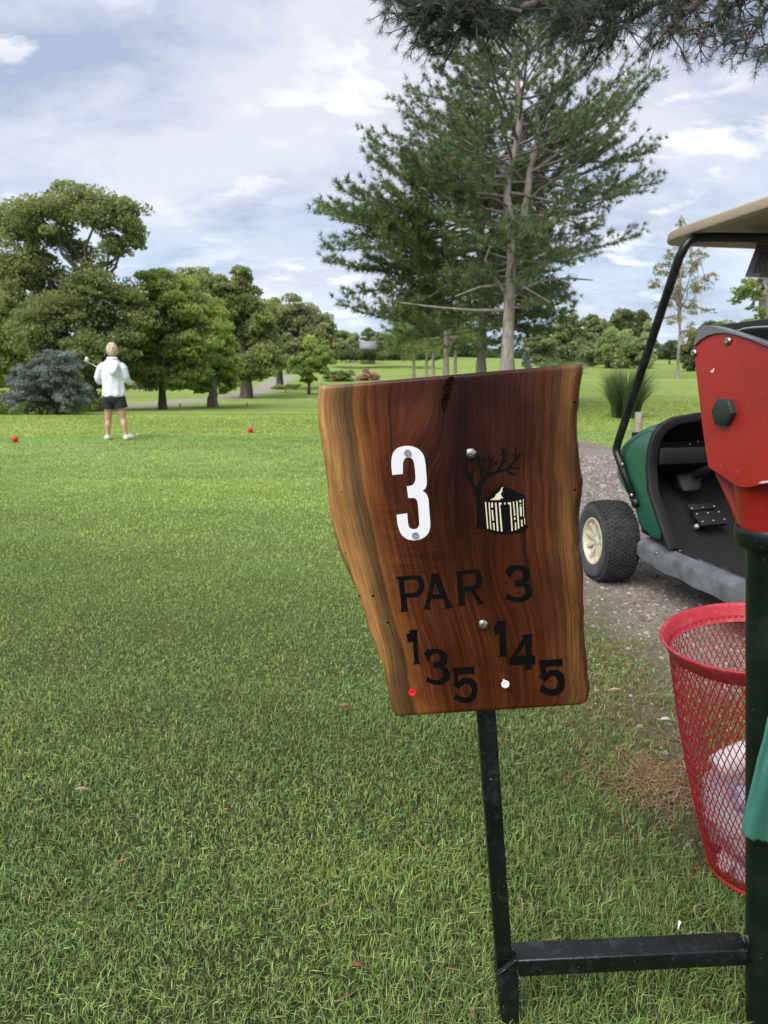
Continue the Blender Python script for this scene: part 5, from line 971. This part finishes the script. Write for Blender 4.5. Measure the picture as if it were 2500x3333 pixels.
def strut():
    zt=1.862
    left=[(3.767,.800),(3.775,.765),(3.760,.735),(3.555,.515)]
    L1=[cw(f,S0-.012,z) for f,z in [(3.32,1.775),(3.355,1.70),(3.50,1.385)]+left]
    top=[cw(3.30,s,z) for s,z in ((S0+.0,1.825),(S0+.02,1.850),(S0+.06,1.868),(S0+.14,1.874),(SM,1.885),(S1-.14,1.874),(S1-.06,1.868),(S1-.02,1.850))]
    Rg=[cw(f,S1+.012,z) for f,z in [(3.32,1.775),(3.50,1.385)]+left]
    mb=MB(); P=L1[::-1]+top+Rg; P=np.array(P); mb.tube(P,.0235,10); mb.tube([cw(3.555,S0-.012,.515),cw(3.52,S0-.010,.478)],.0235,10); mb.build('roof_strut',M_blkpaint,root_c,smooth=True)
    for s in (S0+.03,S1-.03): MB().tube([cw(1.80,s,1.93),cw(1.85,s,1.2),cw(1.70,s,.55)],.02,8).build('rear_strut',M_blkpaint,root_c,smooth=True)
    for px,py in ((2028,1512),(2058,1612)):
        P=on_plane(px,py,Rr,S0-.03); MB().lathe([(.013,0),(.012,.010),(.006,.013)],P,-Rr,12).build('strut_bolt',M_chrome,root_c,smooth=True)
strut()
def placard():
    A=[cf(2463,797,3.56),cf(2424,902,3.36)]; W_=Rr*.42; root=MB(); n_=np.cross(A[1]-A[0],W_); n_/=np.linalg.norm(n_)
    root.prism([A[0],A[0]+W_,A[1]+W_,A[1]],n_*.003); o=root.build('placard',mat('placard_grey',(.40,.40,.43),.5),root_c); o['label']='printed notice hanging under the roof'
    mb=MB(); r=np.random.default_rng(1); sg=-1 if n_@ (np.array([0,0,H])-A[0])<0 else 1
    for k in range(14):
        v=.26+.055*k; base=A[0]+(A[1]-A[0])*v+W_*(.09 if k<12 else .2)+n_*(.0045 if sg>0 else -.0015); x=0
        while x<.72:
            l=r.uniform(.02,.07); mb.box(base+W_*(x+l/2),W_*l/2,(A[1]-A[0])*.011,n_*.0004); x+=l+.012
    mb.build('placard_print',M_letter,o)
placard()
def wheel(f,s,outsign,steer,label=None):
    z0=float(gz(*cw(f,s,0)[:2])); R_=.238; C=cw(f,s,z0+R_-.004); a=math.radians(steer); ax=(-Rr*outsign); ax=np.array([ax[0]*math.cos(a)-ax[1]*math.sin(a),ax[0]*math.sin(a)+ax[1]*math.cos(a),0]); fw=np.cross(ax,[0,0,1.])
    root=empty('wheel',C-np.array(root_c.location)); root.parent=root_c
    if label: root['label']=label
    def pt(r,h,t): return C+ax*h+r*(math.cos(t)*fw+math.sin(t)*np.array([0,0,1.]))
    prof=[(.130,-.085),(.150,-.098),(.185,-.106),(.212,-.100),(.228,-.086),(.235,-.06),(.2375,0),(.235,.06),(.228,.086),(.212,.100),(.195,.106),(.188,.1045),(.170,.104),(.160,.100),(.150,.098),(.138,.090),(.130,.080)]
    n=72; mb=MB(); mb.add([pt(r,h,2*math.pi*k/n) for r,h in prof for k in range(n)],[(i*n+k,i*n+(k+1)%n,(i+1)*n+(k+1)%n,(i+1)*n+k) for i in range(len(prof)-1) for k in range(n)])
    rr=np.random.default_rng(2)
    for row in range(9):
        h=-.088+.022*row; rad=np.interp(abs(h),[0,.06,.086],[.2375,.235,.228])
        for k in range(54):
            t=2*math.pi*(k+.5*(row%2))/54+rr.normal(0,.006); dt=.038; dh=.0078; V=[]
            for (ra,sc) in ((rad-.003,1.),(rad+.0055,.8)):
                for (x,y) in ((-1,-1),(1,-.6),(1,1),(-1,.6)): V.append(pt(ra,h+y*dh*sc,t+x*dt*sc*.5+ (.25*dt if row%2 else 0)))
            mb.add(V,[(4,5,6,7),(0,1,5,4),(1,2,6,5),(2,3,7,6),(3,0,4,7)])
    mb.build('tyre',M_tyre,root,smooth=True,auto=30)
    sw=MB(); pr=[(.141,.0925),(.150,.0995),(.160,.1015),(.170,.1055),(.188,.106),(.195,.1075),(.208,.1035)]; sw.add([pt(r,h,2*math.pi*k/n) for r,h in pr for k in range(n)],[(i*n+k,i*n+(k+1)%n,(i+1)*n+(k+1)%n,(i+1)*n+k) for i in range(len(pr)-1) for k in range(n)]); sw.build('sidewall',M_side,root,smooth=True)
    rm=MB(); pr=[(.138,.080),(.140,.096),(.136,.100),(.128,.097),(.120,.080),(.112,.060),(.06,.030),(.03,.028),(.004,.028)]; rm.add([pt(r,h,2*math.pi*k/n) for r,h in pr for k in range(n)],[(i*n+k,i*n+(k+1)%n,(i+1)*n+(k+1)%n,(i+1)*n+k) for i in range(len(pr)-1) for k in range(n)])
    for k in range(9):
        t=2*math.pi*k/9+.2; V=[pt(r,h,t+d) for r,h,d in ((.020,.066,-.55),(.118,.088,-.085),(.118,.088,.085),(.020,.066,.55),(.020,.03,-.9),(.118,.055,-.13),(.118,.055,.13),(.020,.03,.9))]
        rm.add(V,[(0,1,2,3),(0,4,5,1),(3,2,6,7),(1,5,6,2)])
    pr=[(.032,.030),(.030,.068),(.022,.074),(.004,.075)]; rm.add([pt(r,h,2*math.pi*k/n) for r,h in pr for k in range(n)],[(i*n+k,i*n+(k+1)%n,(i+1)*n+(k+1)%n,(i+1)*n+k) for i in range(len(pr)-1) for k in range(n)])
    rm.build('rim',M_rim,root,smooth=True,auto=35)
wheel(3.72,2.20,1,-6,'near front wheel with a cream spoked rim'); wheel(3.72,3.46,-1,-6); wheel(1.85,2.33,1,0); wheel(1.85,3.38,-1,0)
# ================================================================ golfer
def person():
    P0=ghit(383,1432); D=P0[1]; k=D/F; zc=lambda px,py,dd=0: at(px,py,D+dd); root=empty('person',P0); tag(root,'blonde woman in a white jacket and black shorts, seen from behind, holding a golf club','person')
    skin=mat('skin',(.52,.27,.19),.55,col2=(.58,.33,.25),scale=8); 
    mb=MB(); up=np.array([0,0,1.])
    def T(pts,rad,seg=14,sub=4):
        P=np.array(pts); n=len(P); t2=np.linspace(0,n-1,(n-1)*sub+1); 
        mb.tube(np.stack([np.interp(t2,np.arange(n),P[:,i]) for i in range(3)],-1),np.interp(t2,np.arange(n),rad),seg)
    def ell(mb_,c,rx,ry,rz,seg=18):
        c=np.array(c); mb_.add([c+np.array([rx*math.sin(a)*math.cos(b),ry*math.sin(a)*math.sin(b),rz*math.cos(a)]) for a in np.linspace(.02,3.12,12) for b in np.linspace(0,2*math.pi,seg,endpoint=False)],[(i*seg+j,i*seg+(j+1)%seg,(i+1)*seg+(j+1)%seg,(i+1)*seg+j) for i in range(11) for j in range(seg)]+[tuple(range(seg)),tuple(11*seg+j for j in range(seg))])
    hipL,hipR=zc(354,1300),zc(389,1300); kL,kR=zc(353,1368,.03),zc(402,1364,.02); aL,aR=zc(351,1416),zc(411,1417,-.02)
    T([hipL,hipL+(kL-hipL)*.45,kL,kL+(aL-kL)*.33+np.array([0,-.018,0]),aL+(kL-aL)*.15,aL],[.086,.070,.049,.052,.033,.035]); T([hipR,hipR+(kR-hipR)*.45,kR,kR+(aR-kR)*.33+np.array([0,-.018,0]),aR+(kR-aR)*.15,aR],[.086,.070,.049,.052,.033,.035])
    for a,dx in ((aL,-.02),(aR,.04)): T([a+[0,-.03,-.045],a+[dx*.6,.06,-.052],a+[dx,.11,-.055]],[.030,.030,.020])
    ell(mb,zc(371,1292),.165,.12,.13); T([zc(371,1290),zc(368,1245),zc(365,1205),zc(365,1182)],[.12,.105,.115,.10],18); ell(mb,zc(365,1192),.175,.09,.085)
    T([zc(365,1185),zc(365,1160),zc(365,1150,.01)],[.055,.048,.050]); ell(mb,zc(365,1140,.015),.074,.092,.112); 
    ell(mb,zc(365,1146,.105),.013,.022,.018,8); ell(mb,zc(351,1143,.02),.012,.02,.03,8); ell(mb,zc(379,1143,.02),.012,.02,.03,8); ell(mb,zc(365,1154,.085),.028,.018,.012,8)
    shL,shR=zc(336,1187),zc(394,1187); eL,eR=zc(322,1236,.02),zc(410,1231,.02); wL,wR=zc(352,1226,.26),zc(424,1247,.17)
    T([shL,eL,wL],[.052,.040,.027]); T([shR,eR,wR],[.052,.040,.027])
    for wv,dv in ((wL,np.array([.9,.25,-.35])),(wR,np.array([.35,.9,-.2]))):
        dv=dv/np.linalg.norm(dv); pal=wv+dv*.075; T([wv,wv+dv*.03,pal],[.026,.032,.034]); sd=np.cross(dv,up); sd/=np.linalg.norm(sd)
        for i,l in enumerate((.034,.040,.037,.029)):
            b=pal+up*(.027-.018*i)+dv*.006; T([b,b+dv*l*.7+sd*.008,b+dv*l*.8+sd*.034,b+dv*l*.3+sd*.048],[.0095,.009,.0085,.0075],8,3)
        T([wv+dv*.03+up*.026,wv+dv*.06+up*.042+sd*.015,wv+dv*.085+up*.03+sd*.035],[.012,.011,.009],8,3)
    body=mb.build('body',skin,root,smooth=True); m=body.modifiers.new('remesh','REMESH'); m.mode='VOXEL'; m.voxel_size=.0065; m.use_smooth_shade=True; m=body.modifiers.new('smooth','SMOOTH'); m.factor=.5; m.iterations=3
    # jacket
    jm=mat('jacket_white',(.66,.71,.80),.8,col2=(.74,.78,.85),scale=12,bump=.4,bscale=16); j=MB()
    secs=[(1291,.185,.130,371),(1284,.202,.140,371),(1265,.186,.135,370),(1240,.170,.128,368),(1215,.174,.128,366),(1195,.178,.118,365),(1182,.150,.100,365),(1173,.110,.085,365),(1168,.080,.075,365),(1163,.074,.072,365)]
    seg=40; V=[];
    for i,(y,rx,ry,x) in enumerate(secs):
        c=zc(x,y)
        for q_ in range(seg):
            a=2*math.pi*q_/seg; w_=1+(.06*math.sin(a*5+i*.7)+.035*math.sin(a*9-i*1.3))*(1 if i<6 else .3); V.append(c+np.array([rx*w_*math.cos(a),ry*w_*math.sin(a),0]))
    j.add(V,[(i*seg+q_,i*seg+(q_+1)%seg,(i+1)*seg+(q_+1)%seg,(i+1)*seg+q_) for i in range(len(secs)-1) for q_ in range(seg)]+[tuple(range(seg)),tuple((len(secs)-1)*seg+q_ for q_ in range(seg))])
    mb=j
    T([zc(342,1186),zc(330,1200,-.01),zc(320,1228,.0),zc(324,1240,.04),zc(340,1232,.17),zc(349,1227,.24)],[.062,.076,.068,.066,.050,.040]); T([zc(390,1186),zc(401,1200,-.01),zc(409,1226,.0),zc(413,1237,.04),zc(421,1244,.12),zc(425,1247,.16)],[.062,.074,.064,.060,.050,.042])
    # hood lying on the back and collar
    T([zc(352,1176,-.07),zc(350,1190,-.135),zc(358,1208,-.165),zc(365,1214,-.172),zc(372,1208,-.165),zc(380,1190,-.135),zc(378,1176,-.07)],[.028,.034,.036,.036,.036,.034,.028]); ell(j,zc(365,1192,-.12),.07,.03,.10)
    T([zc(351,1166,.02),zc(352,1166,-.05),zc(365,1167,-.085),zc(378,1166,-.05),zc(379,1166,.02)],[.020,.024,.026,.024,.020])
    jk=j.build('jacket',jm,root,smooth=True); m=jk.modifiers.new('remesh','REMESH'); m.mode='VOXEL'; m.voxel_size=.010; m.use_smooth_shade=True; m=jk.modifiers.new('smooth','SMOOTH'); m.factor=.5; m.iterations=3
    sm=mat('shorts_black',(.010,.010,.018),.7); s=MB(); mb=s
    for (h,kn,dx) in ((hipL,kL,-1),(hipR,kR,1)):
        d=kn-h; mb.tube([h+[0,0,.06],h+d*.08,h+d*.25,h+d*.42],[.095,.105,.108,.112],20)
    ell(s,zc(371,1296),.180,.140,.135)
    so=s.build('shorts',sm,root,smooth=True); m=so.modifiers.new('remesh','REMESH'); m.mode='VOXEL'; m.voxel_size=.010; m.use_smooth_shade=True
    # hair
    hm=mat('hair_blonde',(.26,.18,.10),.55,col2=(.66,.56,.40),scale=22,bump=.9,bscale=40,stretch=(1,1,.35),stops=(.38,.56)); hb=MB(); c=zc(365,1138,-.004); V=[]; n1_,n2_=22,36
    for i in range(n1_):
        a=math.pi*(.02+.74*i/(n1_-1))
        for q_ in range(n2_):
            b=2*math.pi*q_/n2_; ww=1+.03*math.sin(b*9+a*4)+.02*math.sin(b*17); fr=max(0,math.sin(b)); ww+=.03*math.sin(a*14+b*3); x=.094*math.sin(a)*math.cos(b)*ww; y=.110*math.sin(a)*math.sin(b)*ww; z=.122*math.cos(a)
            if fr>.35 and z<.02: y=min(y,.07)
            V.append(c+np.array([x,y,z]))
    hb.add(V,[(i*n2_+q_,i*n2_+(q_+1)%n2_,(i+1)*n2_+(q_+1)%n2_,(i+1)*n2_+q_) for i in range(n1_-1) for q_ in range(n2_)]+[tuple(range(n2_)),tuple((n1_-1)*n2_+q_ for q_ in range(n2_))])
    hb.build('hair',hm,root,smooth=True)
    wm_=mat('shoe_white',(.78,.77,.75),.55)
    for a,dx in ((aL,-.02),(aR,.045)):
        zf=float(gz(a[0],a[1]))-.0; sh=MB(); mb=sh; A0=np.array([a[0],a[1],zf])
        T([A0+[0,-.055,.046],A0+[dx*.3,.0,.048],A0+[dx,.08,.045],A0+[dx*1.4,.15,.034]],[.042,.046,.048,.034],14); sh.build('shoe',wm_,root,smooth=True)
    # the club she holds
    Hd=zc(284,1178,.27); Gp=zc(452,1264,.27); cr=empty('golf_club',Gp); tag(cr,'steel golf club the woman holds across her body','golf club')
    G1=Gp+(Hd-Gp)*.30
    MB().tube([G1,Hd],[.0075,.0055],8).build('shaft',mat('club_steel',(.75,.76,.8),.3,metal=.7),cr,smooth=True)
    MB().tube([Gp,G1],[.0145,.0115],10).build('grip',mat('grip_grey',(.20,.21,.24),.7),cr,smooth=True)
    hd=MB(); d=(Hd-Gp)/np.linalg.norm(Hd-Gp); t0=Hd; hd.tube([t0-d*.02,t0+d*.03],[.008,.010],8); hd.prism([t0+d*.02+[0,-.01,-.012],t0+d*.045+[-.01,-.01,-.005],t0+[-.025,-.01,.075],t0+[.012,-.01,.085],t0+[.030,-.01,.05],t0+[.012,-.01,.005]],(0,.022,0)); hd.build('club_head',mat('club_head_steel',(.62,.63,.66),.35,metal=.6),cr,bevel=.004)
person()
# ================================================================ litter on the lawn
def curl(px,py,label,name='dead_leaf',cat='dead leaf',sz=.014,c=(.22,.07,.04),thick=.004,bend=1.4,rot=0.):
    P=ghit(px,py); P=P+np.array([0,0,.029]); mb=MB(); pts=[]
    for i,t in enumerate(np.linspace(-1,1,9)): pts.append(P+sz*np.array([math.sin(t*bend)/bend*math.cos(rot)+.3*t*t*math.sin(rot),.6*(1-math.cos(t*bend))/bend*2*math.cos(rot)+math.sin(t*bend)/bend*math.sin(rot),.35*(1-t*t)]))
    mb.tube(pts,[thick*s for s in (.3,.7,.95,1,1,.95,.85,.6,.25)],8,flat=.7); o=mb.build(name,mat(name+'_brown',c,.8,col2=tuple(a*1.6 for a in c),scale=200,bump=.8,bscale=400),smooth=True); tag(o,label,cat)
curl(1164,3182,'reddish brown cone piece lying in the grass near the sign foot','pine_cone','pine cone',.016,thick=.0055)
curl(391,2848,'curled orange brown catkin in the lower left grass','catkin','catkin',.016,c=(.30,.09,.05),thick=.0035,rot=1.2)
curl(1121,2323,'pinkish brown dry leaf left of the lower board edge',sz=.022,c=(.26,.13,.10),thick=.007,bend=.6)
curl(108,2676,'small orange leaf scrap near the left picture border',sz=.012,c=(.33,.13,.07))
curl(270,2602,'pale frayed dry tuft in the left grass','dry_tuft','dry tuft',.026,c=(.30,.24,.17),thick=.006,bend=.5)
curl(737,2666,'tiny orange brown leaf in the middle of the lawn',sz=.010,c=(.36,.13,.08))
curl(556,2301,'small brown leaf on the lawn, upper middle',sz=.011,c=(.30,.10,.05),rot=1.5)
curl(189,2190,'brown leaf scrap on the lawn far left, highest of all',sz=.016,c=(.25,.10,.06),bend=.5)
curl(1855,2560,'brown dry leaf right of the sign post',sz=.016,c=(.22,.09,.05),bend=.7)
curl(2270,2865,'brown leaf in the grass left of the basket foot',sz=.015,c=(.18,.06,.03))
curl(2000,2272,'straw coloured wood chip on the worn turf right of the board','wood_chip','wood chip',.030,c=(.55,.40,.22),thick=.004,bend=.25)
curl(2165,2368,'white elongated stone left of the red basket','stone','stone',.020,c=(.55,.52,.48),thick=.007,bend=.3)
curl(1700,2520,'long straw coloured stalk right beside the sign post','dry_stalk','stalk',.035,c=(.42,.30,.15),thick=.0018,bend=1.0,rot=.3)
P=ghit(2205,3045); MB().tube([P+[0,0,.016],P+[.004,.006,.022],P+[.008,.012,.028]],[.002,.0022,.0042],8).build('broken_tee',M_white); tag(bpy.data.objects['broken_tee'],'broken white golf tee in the grass behind the crossbar','golf tee')
